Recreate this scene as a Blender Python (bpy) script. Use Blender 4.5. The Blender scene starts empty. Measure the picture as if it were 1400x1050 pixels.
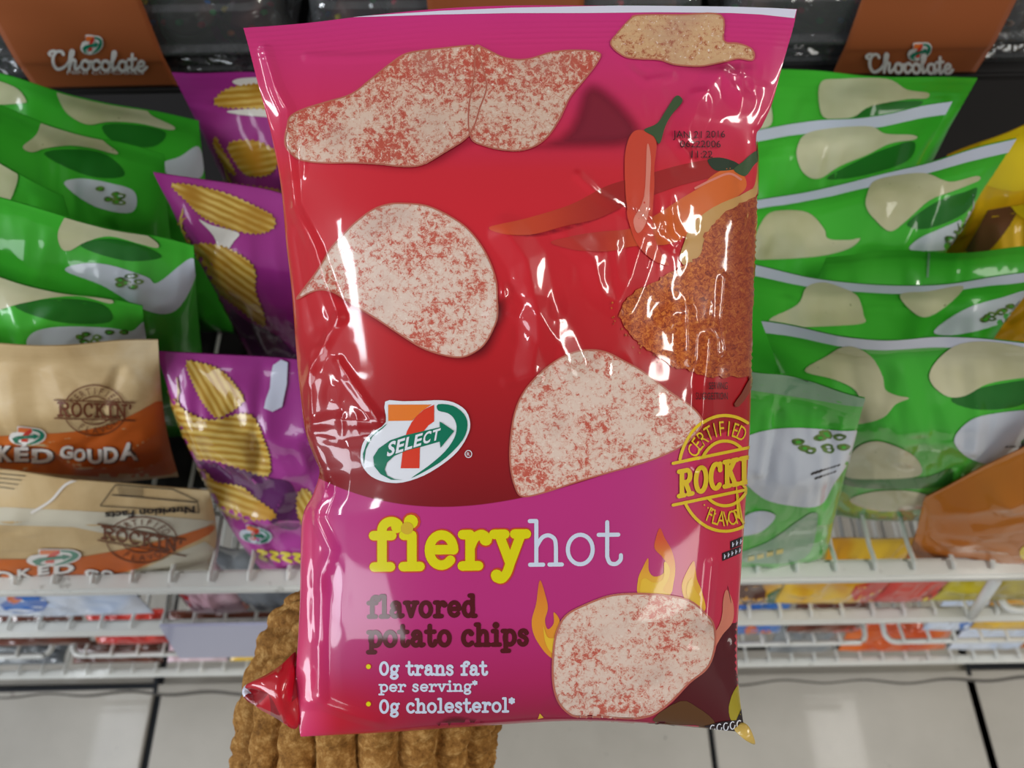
import bpy, bmesh, math, random
import numpy as np
from mathutils import Vector, Matrix
from mathutils.geometry import delaunay_2d_cdt

# ------------------------------------------------------------------ camera, world, lamps, exposure
sc = bpy.context.scene
col = sc.collection
PITCH = math.radians(62.0)            # the phone looks down into the snack rack
FPX = 1052.0                          # focal length in pixels of a 1400 x 1050 frame
CAM = np.array([0.0, 0.0, 1.38])
cam_d = bpy.data.cameras.new('camera')
cam_d.sensor_width = 36.0
cam_d.lens = FPX / 1400.0 * 36.0
cam_d.clip_start = 0.01
cam_d.dof.use_dof = True
cam_d.dof.focus_distance = 0.31
cam_d.dof.aperture_fstop = 11.0
cam = bpy.data.objects.new('camera', cam_d)
col.objects.link(cam)
ROLL = math.radians(0.95)             # the phone is held a little clockwise
AX = np.array([0, math.cos(PITCH), -math.sin(PITCH)])
_up = np.array([0, math.sin(PITCH), math.cos(PITCH)]); _rt = np.array([1.0, 0, 0])
RT = math.cos(ROLL) * _rt - math.sin(ROLL) * _up
UP = math.cos(ROLL) * _up + math.sin(ROLL) * _rt
cam.location = CAM
cam.rotation_euler = Matrix((RT, UP, -AX)).transposed().to_euler()
sc.camera = cam

world = bpy.data.worlds.new('store_ambient')
sc.world = world
world.use_nodes = True
bg = world.node_tree.nodes['Background']
bg.inputs['Color'].default_value = (0.95, 0.97, 1.0, 1)
bg.inputs['Strength'].default_value = 0.16

def area_lamp(x, y, z, sx, sy, power, colour):
    d = bpy.data.lights.new('tube_or_fill_light', 'AREA')
    d.shape = 'RECTANGLE'; d.size = sx; d.size_y = sy
    d.energy = power; d.color = colour
    o = bpy.data.objects.new('tube_or_fill_light', d)
    col.objects.link(o); o.location = (x, y, z)
    return o
WARM = (1.0, 0.97, 0.90); COOL = (0.90, 0.95, 1.0)
for (x, y, p, c) in [(1.55, -0.15, 28, WARM), (-1.95, -0.05, 24, COOL), (1.55, 2.4, 28, WARM), (-1.95, 2.4, 26, COOL),
                     (4.0, 0.0, 32, WARM), (-4.2, 0.0, 30, COOL)]:
    area_lamp(x, y, 2.75, 0.24, 1.2, p, c)
for (x, y, p, c) in [(3.2, -3.4, 85, WARM), (-3.2, -3.4, 75, COOL)]:  # broad soft panels added behind the camera to light the front faces
    area_lamp(x, y, 2.75, 2.2, 2.2, p, c)
win = area_lamp(-4.5, -2.2, 1.5, 2.6, 1.8, 130, (0.86, 0.92, 1.0))     # shop window on the far left
win.data.name = win.name = 'shop_window_light'
win.rotation_euler = (Vector((0.0, 0.4, 0.9)) - Vector(win.location)).to_track_quat('-Z', 'Y').to_euler()

sc.view_settings.view_transform = 'Standard'
sc.view_settings.look = 'None'
sc.view_settings.exposure = -0.10
sc.view_settings.gamma = 1.0
sc.view_settings.use_curve_mapping = False

# ------------------------------------------------------------------ geometry helpers
def ray(px, py):
    return AX + RT * ((px - 700) / FPX) + UP * ((525 - py) / FPX)
def W(px, py, Y):                      # point of the vertical plane y = Y
    r = ray(px, py); return CAM + r * (Y / r[1])
def WZ(px, py, Z):                     # point of the level z = Z
    r = ray(px, py); return CAM + r * ((Z - CAM[2]) / r[2])
def WA(px, py, a):                     # point at distance a along the view axis
    return CAM + ray(px, py) * a
def proj(P):
    d = P - CAM
    z = d @ AX
    return np.stack([700 + FPX * (d @ RT) / z, 525 - FPX * (d @ UP) / z], -1)

def lin(c):
    c = c / 255.0
    return c / 12.92 if c <= 0.04045 else ((c + 0.055) / 1.055) ** 2.4
def rgb(r, g, b):
    return (lin(r), lin(g), lin(b), 1.0)

def hsh(ix, iy, seed):
    n = (ix.astype(np.int64) * 374761393 + iy.astype(np.int64) * 668265263 + seed * 1442695041) & 0xffffffff
    n = ((n ^ (n >> 13)) * 1274126177) & 0xffffffff
    n = n ^ (n >> 16)
    return (n & 0xffff) / 65535.0
def vnoise(x, y, seed=0):
    ix = np.floor(x); iy = np.floor(y)
    fx = x - ix; fy = y - iy
    fx = fx * fx * fx * (fx * (fx * 6 - 15) + 10); fy = fy * fy * fy * (fy * (fy * 6 - 15) + 10)
    a = hsh(ix, iy, seed); b = hsh(ix + 1, iy, seed); c = hsh(ix, iy + 1, seed); d = hsh(ix + 1, iy + 1, seed)
    return (a * (1 - fx) + b * fx) * (1 - fy) + (c * (1 - fx) + d * fx) * fy
def ridge(x, y, seed):                 # sharp crests: 1 on a crease, 0 away from it
    return 1 - np.abs(2 * vnoise(x, y, seed) - 1)
def sstep(a, b, x):
    t = np.clip((x - a) / (b - a), 0, 1); return t * t * (3 - 2 * t)

def link(o, parent=None):
    col.objects.link(o)
    if parent is not None:
        o.parent = parent
        if parent.type == 'EMPTY': o.matrix_parent_inverse = Matrix.Translation(-parent.location)
    return o
def tag(o, label=None, cat=None, group=None, kind=None):
    if label: o['label'] = label
    if cat: o['category'] = cat
    if group: o['group'] = group
    if kind: o['kind'] = kind
    return o
def empty(name, loc=(0, 0, 0)):
    o = bpy.data.objects.new(name, None); o.empty_display_size = 0.02
    o.location = tuple(float(q) for q in loc)
    return link(o)
def mesh_obj(name, verts, faces, mats, parent=None, idx=None, smooth=True):
    me = bpy.data.meshes.new(name)
    me.from_pydata([tuple(v) for v in verts], [], [tuple(f) for f in faces])
    for m in (mats if isinstance(mats, (list, tuple)) else [mats]): me.materials.append(m)
    if idx is not None: me.polygons.foreach_set('material_index', np.asarray(idx, dtype=np.int32))
    me.polygons.foreach_set('use_smooth', np.full(len(me.polygons), smooth))
    me.update()
    return link(bpy.data.objects.new(name, me), parent)
def bm_obj(name, bm, mat, parent=None, smooth=False):
    me = bpy.data.meshes.new(name); bm.to_mesh(me); bm.free()
    me.materials.append(mat)
    me.polygons.foreach_set('use_smooth', np.full(len(me.polygons), smooth))
    return link(bpy.data.objects.new(name, me), parent)
def add_box(bm, c, s, bev=0.0):
    r = bmesh.ops.create_cube(bm, size=1.0)
    for v in r['verts']:
        v.co = Vector((c[0] + v.co.x * s[0], c[1] + v.co.y * s[1], c[2] + v.co.z * s[2]))
    if bev:
        es = list({e for v in r['verts'] for e in v.link_edges})
        bmesh.ops.bevel(bm, geom=es, offset=bev, segments=2, affect='EDGES')
def add_tube(bm, pts, r, seg=8, cap=True):
    pts = [Vector(p) for p in pts]; rings = []
    for i, p in enumerate(pts):
        t = (pts[min(i + 1, len(pts) - 1)] - pts[max(i - 1, 0)]).normalized()
        a = t.orthogonal() if abs(t.x) > 0.9 else t.cross(Vector((1, 0, 0)))
        a.normalize(); b = t.cross(a)
        rr = r[i] if isinstance(r, (list, tuple)) else r
        rings.append([bm.verts.new(p + (a * math.cos(k * 2 * math.pi / seg) + b * math.sin(k * 2 * math.pi / seg)) * rr) for k in range(seg)])
    for i in range(len(rings) - 1):
        for k in range(seg):
            bm.faces.new((rings[i][k], rings[i][(k + 1) % seg], rings[i + 1][(k + 1) % seg], rings[i + 1][k]))
    if cap:
        bm.faces.new(rings[0][::-1]); bm.faces.new(rings[-1])

# ------------------------------------------------------------------ materials
def principled(name, base=(0.8, 0.8, 0.8, 1), rough=0.5, coat=0.0, metal=0.0, spec=0.25):
    m = bpy.data.materials.new(name); m.use_nodes = True
    b = m.node_tree.nodes['Principled BSDF']
    b.inputs['Base Color'].default_value = base
    b.inputs['Roughness'].default_value = rough
    b.inputs['Metallic'].default_value = metal
    b.inputs['Specular IOR Level'].default_value = spec
    b.inputs['Coat Weight'].default_value = coat
    b.inputs['Coat Roughness'].default_value = 0.06
    return m
class NT:
    def __init__(s, m): s.m = m; s.t = m.node_tree; s.b = s.t.nodes['Principled BSDF']
    def n(s, kind, **kw):
        x = s.t.nodes.new(kind)
        for k, v in kw.items(): setattr(x, k, v)
        return x
    def l(s, a, b): s.t.links.new(a, b)
    def math(s, op, a, b=None, c=None, clamp=False):
        x = s.n('ShaderNodeMath', operation=op); x.use_clamp = clamp
        for i, v in enumerate((a, b, c)):
            if v is None: continue
            if isinstance(v, (int, float)): x.inputs[i].default_value = v
            else: s.l(v, x.inputs[i])
        return x.outputs[0]
    def mix(s, f, a, b):
        x = s.n('ShaderNodeMix', data_type='RGBA')
        for i, v in ((0, f), (6, a), (7, b)):
            if isinstance(v, (int, float, tuple)): x.inputs[i].default_value = v
            else: s.l(v, x.inputs[i])
        return x.outputs[2]
    def ramp(s, f, stops, interp='LINEAR'):
        x = s.n('ShaderNodeValToRGB'); r = x.color_ramp; r.interpolation = interp
        while len(r.elements) < len(stops): r.elements.new(0.5)
        for e, (p, c) in zip(r.elements, stops): e.position = p; e.color = c
        s.l(f, x.inputs[0]); return x.outputs[0]
    def smooth(s, v, a, b):
        x = s.n('ShaderNodeMapRange', interpolation_type='SMOOTHSTEP')
        s.l(v, x.inputs[0]); x.inputs[1].default_value = a; x.inputs[2].default_value = b
        return x.outputs[0]
    def uv(s):
        return s.n('ShaderNodeUVMap', uv_map='print').outputs[0]
    def noise(s, vec, scale, detail=4, rough=0.6, dist=0.0):
        x = s.n('ShaderNodeTexNoise'); s.l(vec, x.inputs['Vector'])
        x.inputs['Scale'].default_value = scale; x.inputs['Detail'].default_value = detail
        x.inputs['Roughness'].default_value = rough; x.inputs['Distortion'].default_value = dist
        return x.outputs[0]
    def bump(s, h, strength, dist=0.001):
        x = s.n('ShaderNodeBump'); x.inputs['Strength'].default_value = strength; x.inputs['Distance'].default_value = dist
        s.l(h, x.inputs['Height']); s.l(x.outputs[0], s.b.inputs['Normal'])
        s.l(x.outputs[0], s.b.inputs['Coat Normal'])
    def base(s, c): s.l(c, s.b.inputs['Base Color'])

FILM = dict(rough=0.34, coat=1.0)
BACK = dict(rough=0.34, coat=0.9)
def flat(name, r, g, b, **kw):
    return principled(name, rgb(r, g, b), **kw)

# main bag film: pink to dark red, then the magenta field under a printed curve
XS = np.array([455, 520, 620, 700, 800, 900, 1000, 1040]) / 1000.0
YS = np.array([663, 684, 692, 684, 658, 622, 588, 575]) / 1000.0
POLY = np.polyfit(XS, YS, 3)
def main_film():
    m = principled('main_film', **FILM); n = NT(m)
    sep = n.n('ShaderNodeSeparateXYZ'); n.l(n.uv(), sep.inputs[0]); x, y = sep.outputs[0], sep.outputs[1]
    top = n.ramp(y, [(0.0, rgb(205, 48, 128)), (0.09, rgb(212, 50, 112)), (0.17, rgb(216, 46, 86)), (0.235, rgb(216, 40, 54)),
                     (0.40, rgb(206, 32, 42)), (0.50, rgb(186, 24, 32)), (0.60, rgb(158, 18, 26)), (0.69, rgb(128, 12, 20))])
    low = n.ramp(y, [(0.66, rgb(194, 50, 128)), (0.84, rgb(190, 46, 122)), (0.93, rgb(178, 32, 92)), (0.98, rgb(160, 20, 60))])
    low = n.mix(n.smooth(x, 0.86, 1.0), low, rgb(206, 42, 72))
    corner = n.math('MULTIPLY', n.smooth(y, 0.90, 0.985), n.math('SUBTRACT', 1.0, n.smooth(x, 0.42, 0.62)))
    low = n.mix(corner, low, rgb(200, 18, 40))
    side = n.math('SUBTRACT', 1.0, n.smooth(x, 0.405, 0.47))
    low = n.mix(side, low, rgb(226, 60, 112))  # left margin lightened in the colour for its reflection
    p = n.math('MULTIPLY', x, float(POLY[0])); p = n.math('ADD', p, float(POLY[1]))
    p = n.math('MULTIPLY', p, x); p = n.math('ADD', p, float(POLY[2]))
    p = n.math('MULTIPLY', p, x); p = n.math('ADD', p, float(POLY[3]))
    f = n.smooth(n.math('SUBTRACT', y, p), -0.0008, 0.0008)
    n.base(n.mix(f, top, low))
    return m
def speckled_chip(name, light, mid, red, amount):
    m = principled(name, **FILM); n = NT(m); uv = n.uv()
    big = n.noise(uv, 16, 3, 0.55); fine = n.noise(uv, 110, 6, 0.80, 0.5); tiny = n.noise(uv, 420, 3, 0.7)
    v = n.math('ADD', n.math('MULTIPLY', big, 0.42), n.math('MULTIPLY', fine, 1.05))
    v = n.math('ADD', v, n.math('MULTIPLY', tiny, 0.30))
    k = n.smooth(v, 0.93 - amount, 1.20 - amount)
    c = n.ramp(k, [(0.0, light), (0.35, mid), (0.7, red), (1.0, red)])
    c = n.mix(n.smooth(n.noise(uv, 210, 2, 0.6), 0.60, 0.72), c, rgb(240, 222, 208))
    c = n.mix(n.math('MULTIPLY', n.smooth(n.noise(uv, 9, 2, 0.5), 0.50, 0.75), 0.45), c, rgb(178, 138, 124))
    n.base(c); return m
def ridged_chip():
    m = principled('ridged_chip_print', **BACK); n = NT(m); uv = n.uv()
    w = n.n('ShaderNodeTexWave', wave_type='BANDS', bands_direction='Y'); n.l(uv, w.inputs['Vector'])
    w.inputs['Scale'].default_value = 34; w.inputs['Distortion'].default_value = 1.2; w.inputs['Detail'].default_value = 2
    w.inputs['Detail Scale'].default_value = 1.5
    c = n.ramp(w.outputs[1], [(0.0, rgb(186, 136, 40)), (0.5, rgb(218, 176, 70)), (1.0, rgb(232, 200, 110))])
    c = n.mix(n.smooth(n.noise(uv, 12, 2), 0.45, 0.7), c, rgb(196, 140, 40))
    n.base(c); return m
def plain_chip():
    m = principled('plain_chip_print', **BACK); n = NT(m); uv = n.uv()
    c = n.ramp(n.noise(uv, 9, 3), [(0.3, rgb(188, 184, 140)), (0.7, rgb(214, 210, 176))])
    c = n.mix(n.smooth(n.noise(uv, 95, 2, 0.5), 0.72, 0.76), c, rgb(96, 100, 60))
    n.base(c); return m
def spice():
    m = principled('spice_print', **FILM); n = NT(m); uv = n.uv()
    c = n.ramp(n.noise(uv, 170, 5, 0.8, 1.0), [(0.36, rgb(110, 36, 16)), (0.48, rgb(184, 78, 30)), (0.60, rgb(222, 128, 52)), (0.72, rgb(238, 170, 90))])
    sep = n.n('ShaderNodeSeparateXYZ'); n.l(uv, sep.inputs[0])
    c = n.mix(n.math('MULTIPLY', n.smooth(sep.outputs[0], 0.93, 1.03), 0.55), c, rgb(130, 44, 30))
    n.base(c); return m
def two_tone(name, a, b, axis, lo, hi, kw):
    m = principled(name, **kw); n = NT(m)
    sep = n.n('ShaderNodeSeparateXYZ'); n.l(n.uv(), sep.inputs[0])
    n.base(n.mix(n.smooth(sep.outputs[axis], lo, hi), a, b)); return m

M = {}
M['film'] = main_film()
M['chip'] = speckled_chip('speckled_chip_print', rgb(232, 206, 190), rgb(224, 176, 156), rgb(200, 92, 74), 0.12)
M['chip_hot'] = speckled_chip('hot_chip_print', rgb(230, 200, 180), rgb(220, 166, 142), rgb(198, 86, 68), 0.15)
M['chip_tan'] = speckled_chip('tan_chip_print', rgb(214, 172, 128), rgb(204, 150, 108), rgb(170, 84, 52), 0.10)
M['chip_edge'] = flat('chip_edge_print', 194, 108, 88, **FILM)
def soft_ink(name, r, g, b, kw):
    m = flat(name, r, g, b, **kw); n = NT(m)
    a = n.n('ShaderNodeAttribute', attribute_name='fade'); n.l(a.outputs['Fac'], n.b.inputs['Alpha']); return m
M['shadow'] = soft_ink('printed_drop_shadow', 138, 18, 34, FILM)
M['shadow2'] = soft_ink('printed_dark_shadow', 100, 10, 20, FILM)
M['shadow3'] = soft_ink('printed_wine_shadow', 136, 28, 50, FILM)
M['pepper'] = two_tone('pepper_print', rgb(214, 78, 44), rgb(170, 34, 34), 0, 0.67, 0.86, FILM)
M['pepper_light'] = flat('light_pepper_print', 216, 74, 52, **FILM)
M['pepper_orange'] = two_tone('orange_pepper_print', rgb(190, 52, 44), rgb(226, 108, 40), 0, 0.80, 0.97, FILM)
M['pepper_shine'] = flat('pepper_shine_print', 232, 140, 122, **FILM)
M['stem'] = flat('pepper_stem_print', 62, 88, 52, **FILM)
M['stem_dark'] = flat('dark_stem_print', 40, 58, 38, **FILM)
M['spice'] = spice()
M['wood'] = flat('bowl_rim_print', 206, 158, 92, **FILM)
M['wood_dark'] = flat('bowl_side_print', 134, 60, 38, **FILM)
M['white'] = flat('white_print', 232, 232, 238, **FILM)
M['strip'] = flat('white_seal_edge', 222, 220, 236, **FILM)
M['lgreen'] = flat('logo_green_print', 0, 116, 86, **FILM)
M['lorange'] = flat('logo_orange_print', 236, 124, 40, **FILM)
M['lred'] = flat('logo_red_print', 222, 58, 32, **FILM)
M['yellow'] = flat('yellow_print', 226, 214, 0, **FILM)
M['seal_yellow'] = flat('seal_yellow_print', 232, 196, 30, **FILM)
M['outline'] = flat('title_outline_print', 206, 70, 40, **FILM)
M['gold'] = flat('gold_dot_print', 214, 176, 40, **FILM)
M['maroon'] = flat('maroon_print', 84, 8, 16, **FILM)
M['pale'] = flat('pale_blue_white_print', 214, 222, 240, **FILM)
M['black'] = flat('black_print', 40, 24, 26, **FILM)
M['flame'] = two_tone('flame_print', rgb(214, 70, 40), rgb(232, 150, 44), 1, 0.74, 0.86, FILM)
M['flame_top'] = two_tone('upper_flame_print', rgb(220, 80, 36), rgb(236, 176, 44), 1, 0.73, 0.80, FILM)
M['flame_in'] = flat('flame_core_print', 238, 190, 48, **FILM)
M['flame_ghost'] = flat('pale_flame_print', 218, 128, 104, **FILM)
M['dark_corner'] = flat('dark_corner_print', 84, 12, 20, **FILM)
M['olive'] = flat('olive_leaf_print', 168, 150, 30, **FILM)
M['brownmix'] = flat('dark_olive_print', 96, 60, 26, **FILM)
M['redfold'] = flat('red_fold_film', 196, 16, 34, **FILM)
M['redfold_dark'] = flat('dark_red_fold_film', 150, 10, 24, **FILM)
M['tip'] = flat('yellow_tip_film', 214, 178, 90, **FILM)

def bag_film(name, a, b, lo=0.35, hi=0.65, scale=3.0, **kw):
    k = dict(BACK); k.update(kw)
    m = principled(name, **k); n = NT(m); uv = n.uv()
    n.base(n.mix(n.smooth(n.noise(uv, scale, 2), lo, hi), a, b)); return m
M['green'] = bag_film('green_film', rgb(58, 174, 42), rgb(76, 190, 58))
M['green_dark'] = flat('dark_green_print', 34, 112, 34, **BACK)
M['green_pale'] = flat('pale_green_back_film', 122, 166, 128, **BACK)
M['gwhite'] = flat('white_window_print', 206, 212, 222, **BACK)
M['onion'] = bag_film('green_onion_print', rgb(62, 96, 40), rgb(112, 142, 66), 0.4, 0.6, 60)
M['gchip'] = plain_chip()
M['bstrip'] = flat('white_seal_strip', 216, 220, 236, **BACK)
M['purple'] = bag_film('purple_film', rgb(168, 50, 142), rgb(182, 64, 154))
M['purple_dark'] = flat('dark_purple_print', 96, 26, 92, **BACK)
M['rchip'] = ridged_chip()
M['cream'] = flat('cream_dip_print', 240, 236, 226, **BACK)
M['bgreen'] = flat('small_logo_green', 20, 124, 96, **BACK)
M['borange'] = flat('small_logo_orange', 232, 116, 50, **BACK)
M['bred'] = flat('small_logo_red', 216, 60, 44, **BACK)
M['byellow'] = flat('small_yellow_print', 226, 206, 70, **BACK)
PAPER = dict(rough=0.55, coat=0.05)
def kraft():
    m = principled('kraft_print', **PAPER); n = NT(m); uv = n.uv()
    w = n.noise(uv, 7, 5, 0.6, 0.5)
    n.base(n.ramp(w, [(0.3, rgb(190, 158, 108)), (0.55, rgb(212, 184, 136)), (0.75, rgb(224, 204, 166))])); return m
M['kraft'] = kraft()
M['korange'] = bag_film('burnt_orange_print', rgb(196, 92, 28), rgb(212, 112, 40), **PAPER)
M['kbrown'] = flat('brown_stamp_print', 110, 58, 32, **PAPER)
M['kwhite'] = flat('kraft_white_letter_print', 232, 226, 218, **PAPER)
M['kblack'] = flat('kraft_black_print', 46, 38, 34, **PAPER)
M['kpale'] = flat('kraft_pale_band', 206, 198, 176, **PAPER)
M['kshadow'] = flat('letter_shadow_print', 84, 62, 54, **PAPER)
M['yfilm'] = bag_film('yellow_film', rgb(206, 150, 20), rgb(232, 190, 30))
M['yfilm2'] = bag_film('amber_film', rgb(188, 104, 26), rgb(204, 124, 34))
M['ylemon'] = flat('lemon_print', 236, 206, 30, **BACK)
M['brown_shade'] = flat('brown_shade', 112, 74, 48, **BACK)
M['rail'] = principled('white_enamel', rgb(212, 212, 206), 0.35, 0.2)
def worn_rail():
    n = NT(M['rail']); tc = n.n('ShaderNodeTexCoord').outputs['Object']
    n.base(n.mix(n.smooth(n.noise(tc, 38, 5, 0.7), 0.60, 0.72), rgb(214, 214, 208), rgb(168, 166, 158)))
worn_rail()
M['holder'] = principled('lavender_tag_plastic', rgb(176, 178, 204), 0.3, 0.3)
def tile_mat():
    m = principled('floor_tile', rough=0.35, coat=0.1); n = NT(m); tc = n.n('ShaderNodeTexCoord').outputs['Object']
    c = n.ramp(n.noise(tc, 5, 5, 0.6), [(0.3, rgb(168, 162, 152)), (0.7, rgb(184, 178, 168))])
    c = n.mix(n.smooth(n.noise(tc, 60, 3, 0.6), 0.68, 0.78), c, rgb(140, 134, 126))
    n.base(c); return m
M['tile'] = tile_mat()
M['grout'] = principled('dark_grout', rgb(34, 36, 40), 0.8)
M['shade_line'] = principled('shade_line_dark', rgb(84, 80, 74), 0.7)
M['dark'] = principled('dark_back_panel', rgb(38, 36, 36), 0.7)
M['label_brown'] = flat('chocolate_label', 156, 86, 50, rough=0.3, coat=0.4)
M['label_white'] = flat('label_white_print', 226, 224, 222, rough=0.35, coat=0.3)
M['frost'] = principled('chocolate_frosting', rgb(98, 66, 58), 0.30, 0.6)
M['cake'] = principled('chocolate_cake', rgb(58, 36, 28), 0.8)
M['liner'] = principled('cupcake_liner', rgb(84, 60, 50), 0.6)
def clear_plastic():
    m = bpy.data.materials.new('clear_plastic'); m.use_nodes = True; t = m.node_tree
    t.nodes.remove(t.nodes['Principled BSDF']); out = t.nodes['Material Output']
    tr = t.nodes.new('ShaderNodeBsdfTransparent'); tr.inputs[0].default_value = (0.93, 0.95, 0.96, 1)
    gl = t.nodes.new('ShaderNodeBsdfGlossy'); gl.inputs['Roughness'].default_value = 0.05
    fr = t.nodes.new('ShaderNodeFresnel'); fr.inputs[0].default_value = 1.9
    tcn = t.nodes.new('ShaderNodeTexCoord'); nz = t.nodes.new('ShaderNodeTexNoise'); nz.inputs['Scale'].default_value = 45; bp = t.nodes.new('ShaderNodeBump'); bp.inputs['Strength'].default_value = 0.5; bp.inputs['Distance'].default_value = 0.01
    t.links.new(tcn.outputs['Object'], nz.inputs['Vector']); t.links.new(nz.outputs[0], bp.inputs['Height']); t.links.new(bp.outputs[0], gl.inputs['Normal'])
    mx = t.nodes.new('ShaderNodeMixShader')
    t.links.new(fr.outputs[0], mx.inputs[0]); t.links.new(tr.outputs[0], mx.inputs[1]); t.links.new(gl.outputs[0], mx.inputs[2])
    df = t.nodes.new('ShaderNodeBsdfDiffuse'); df.inputs[0].default_value = (0.86, 0.9, 0.92, 1)
    m2 = t.nodes.new('ShaderNodeMixShader'); m2.inputs[0].default_value = 0.07  # milky diffuse share stands in for reflections on the clear shell
    t.links.new(mx.outputs[0], m2.inputs[1]); t.links.new(df.outputs[0], m2.inputs[2])
    t.links.new(m2.outputs[0], out.inputs[0]); return m
M['clear'] = clear_plastic()
def knit():
    m = principled('brown_knit', rough=0.85, spec=0.2); n = NT(m)
    tc = n.n('ShaderNodeTexCoord').outputs['Object']
    a = n.noise(tc, 210, 4, 0.7)
    n.base(n.ramp(a, [(0.3, rgb(116, 76, 32)), (0.5, rgb(160, 112, 54)), (0.7, rgb(204, 160, 96))]))
    n.bump(n.noise(tc, 700, 3, 0.7), 0.6, 0.001); return m
M['knit'] = knit()
M['skin'] = principled('skin', rgb(206, 150, 120), 0.5)

# ------------------------------------------------------------------ curves and lettering
def smooth_poly(pts, n=6, closed=True):          # Catmull-Rom through the points
    p = np.asarray(pts, float); N = len(p); out = []
    for i in range(N if closed else N - 1):
        if closed: a, b, c, d = p[(i - 1) % N], p[i], p[(i + 1) % N], p[(i + 2) % N]
        else: a, b, c, d = p[max(i - 1, 0)], p[i], p[i + 1], p[min(i + 2, N - 1)]
        for k in range(n):
            t = k / n
            out.append(0.5 * ((2 * b) + (c - a) * t + (2 * a - 5 * b + 4 * c - d) * t * t + (3 * b - a - 3 * c + d) * t ** 3))
    if not closed: out.append(p[-1])
    return np.array(out)
def ell(cx, cy, rx, ry, a0=0, a1=360, n=28):
    t = np.radians(np.linspace(a0, a1, n)); return np.stack([cx + rx * np.cos(t), cy + ry * np.sin(t)], 1)
def inside(poly, P):
    x, y = P[:, 0], P[:, 1]; r = np.zeros(len(P), bool); n = len(poly); j = n - 1
    for i in range(n):
        xi, yi = poly[i]; xj, yj = poly[j]
        if yi != yj:
            r ^= ((yi > y) != (yj > y)) & (x < (xj - xi) * (y - yi) / (yj - yi) + xi)
        j = i
    return r
def resample(poly, step, closed=True):
    out = []; n = len(poly)
    for i in range(n if closed else n - 1):
        a = np.asarray(poly[i], float); b = np.asarray(poly[(i + 1) % n], float)
        k = max(1, int(math.ceil(np.hypot(*(b - a)) / step)))
        for q in range(k): out.append(a + (b - a) * q / k)
    if not closed: out.append(np.asarray(poly[-1], float))
    return np.array(out)
def tess(poly, step=4.5):
    b = resample(poly, step)
    lo, hi = b.min(0), b.max(0)
    gx, gy = np.meshgrid(np.arange(lo[0], hi[0], step), np.arange(lo[1], hi[1], step))
    g = np.stack([gx.ravel() + (np.round(gy.ravel() / step) % 2) * step * 0.5, gy.ravel()], 1)
    if len(g):
        g = g[inside(b, g)]
        if len(g):
            d = np.min(((g[:, None, :] - b[None, :, :]) ** 2).sum(-1), 1)
            g = g[d > (step * 0.45) ** 2]
    pts = np.concatenate([b, g]) if len(g) else b
    v, e, f, *_ = delaunay_2d_cdt([Vector(p) for p in pts], [], [list(range(len(b)))], 1, 1e-4)
    v = np.array([(q[0], q[1]) for q in v])
    tri = []
    for q in f:
        for k in range(1, len(q) - 1): tri.append((q[0], q[k], q[k + 1]))
    return v, np.array(tri)
def disc(c, r, n=12):
    a = np.linspace(0, 2 * math.pi, n, endpoint=False)
    v = np.concatenate([[c], np.stack([c[0] + r * np.cos(a), c[1] + r * np.sin(a)], 1)])
    return v, np.array([(0, 1 + k, 1 + (k + 1) % n) for k in range(n)])
def stroke(pts, w, step=4.0):
    """list of (verts, tris): a round-ended pen line of width w"""
    out = []; pts = np.asarray(pts, float)
    runs = []; cur = [pts[0]]
    for i in range(1, len(pts)):
        cur.append(pts[i])
        if i < len(pts) - 1:
            a = pts[i] - pts[i - 1]; b = pts[i + 1] - pts[i]
            c = np.dot(a, b) / (np.hypot(*a) * np.hypot(*b) + 1e-9)
            if c < 0.6: runs.append(cur); cur = [pts[i]]
    runs.append(cur)
    for r in runs:
        q = resample(np.array(r), step, False)
        t = np.gradient(q, axis=0); t /= np.hypot(t[:, 0], t[:, 1])[:, None] + 1e-9
        nn = np.stack([-t[:, 1], t[:, 0]], 1) * w / 2
        k = len(q); v = np.concatenate([q + nn, q - nn]); tr = []
        for i in range(k - 1): tr += [(i, i + 1, k + i + 1), (i, k + i + 1, k + i)]
        out.append((v, np.array(tr)))
        out.append(disc(q[0], w / 2)); out.append(disc(q[-1], w / 2))
    return out
def A(cx, cy, rx, ry, a0, a1, n=14): return [tuple(p) for p in ell(cx, cy, rx, ry, a0, a1, n)]
def crv(*p): return [tuple(q) for q in smooth_poly(p, 5, False)]
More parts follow.
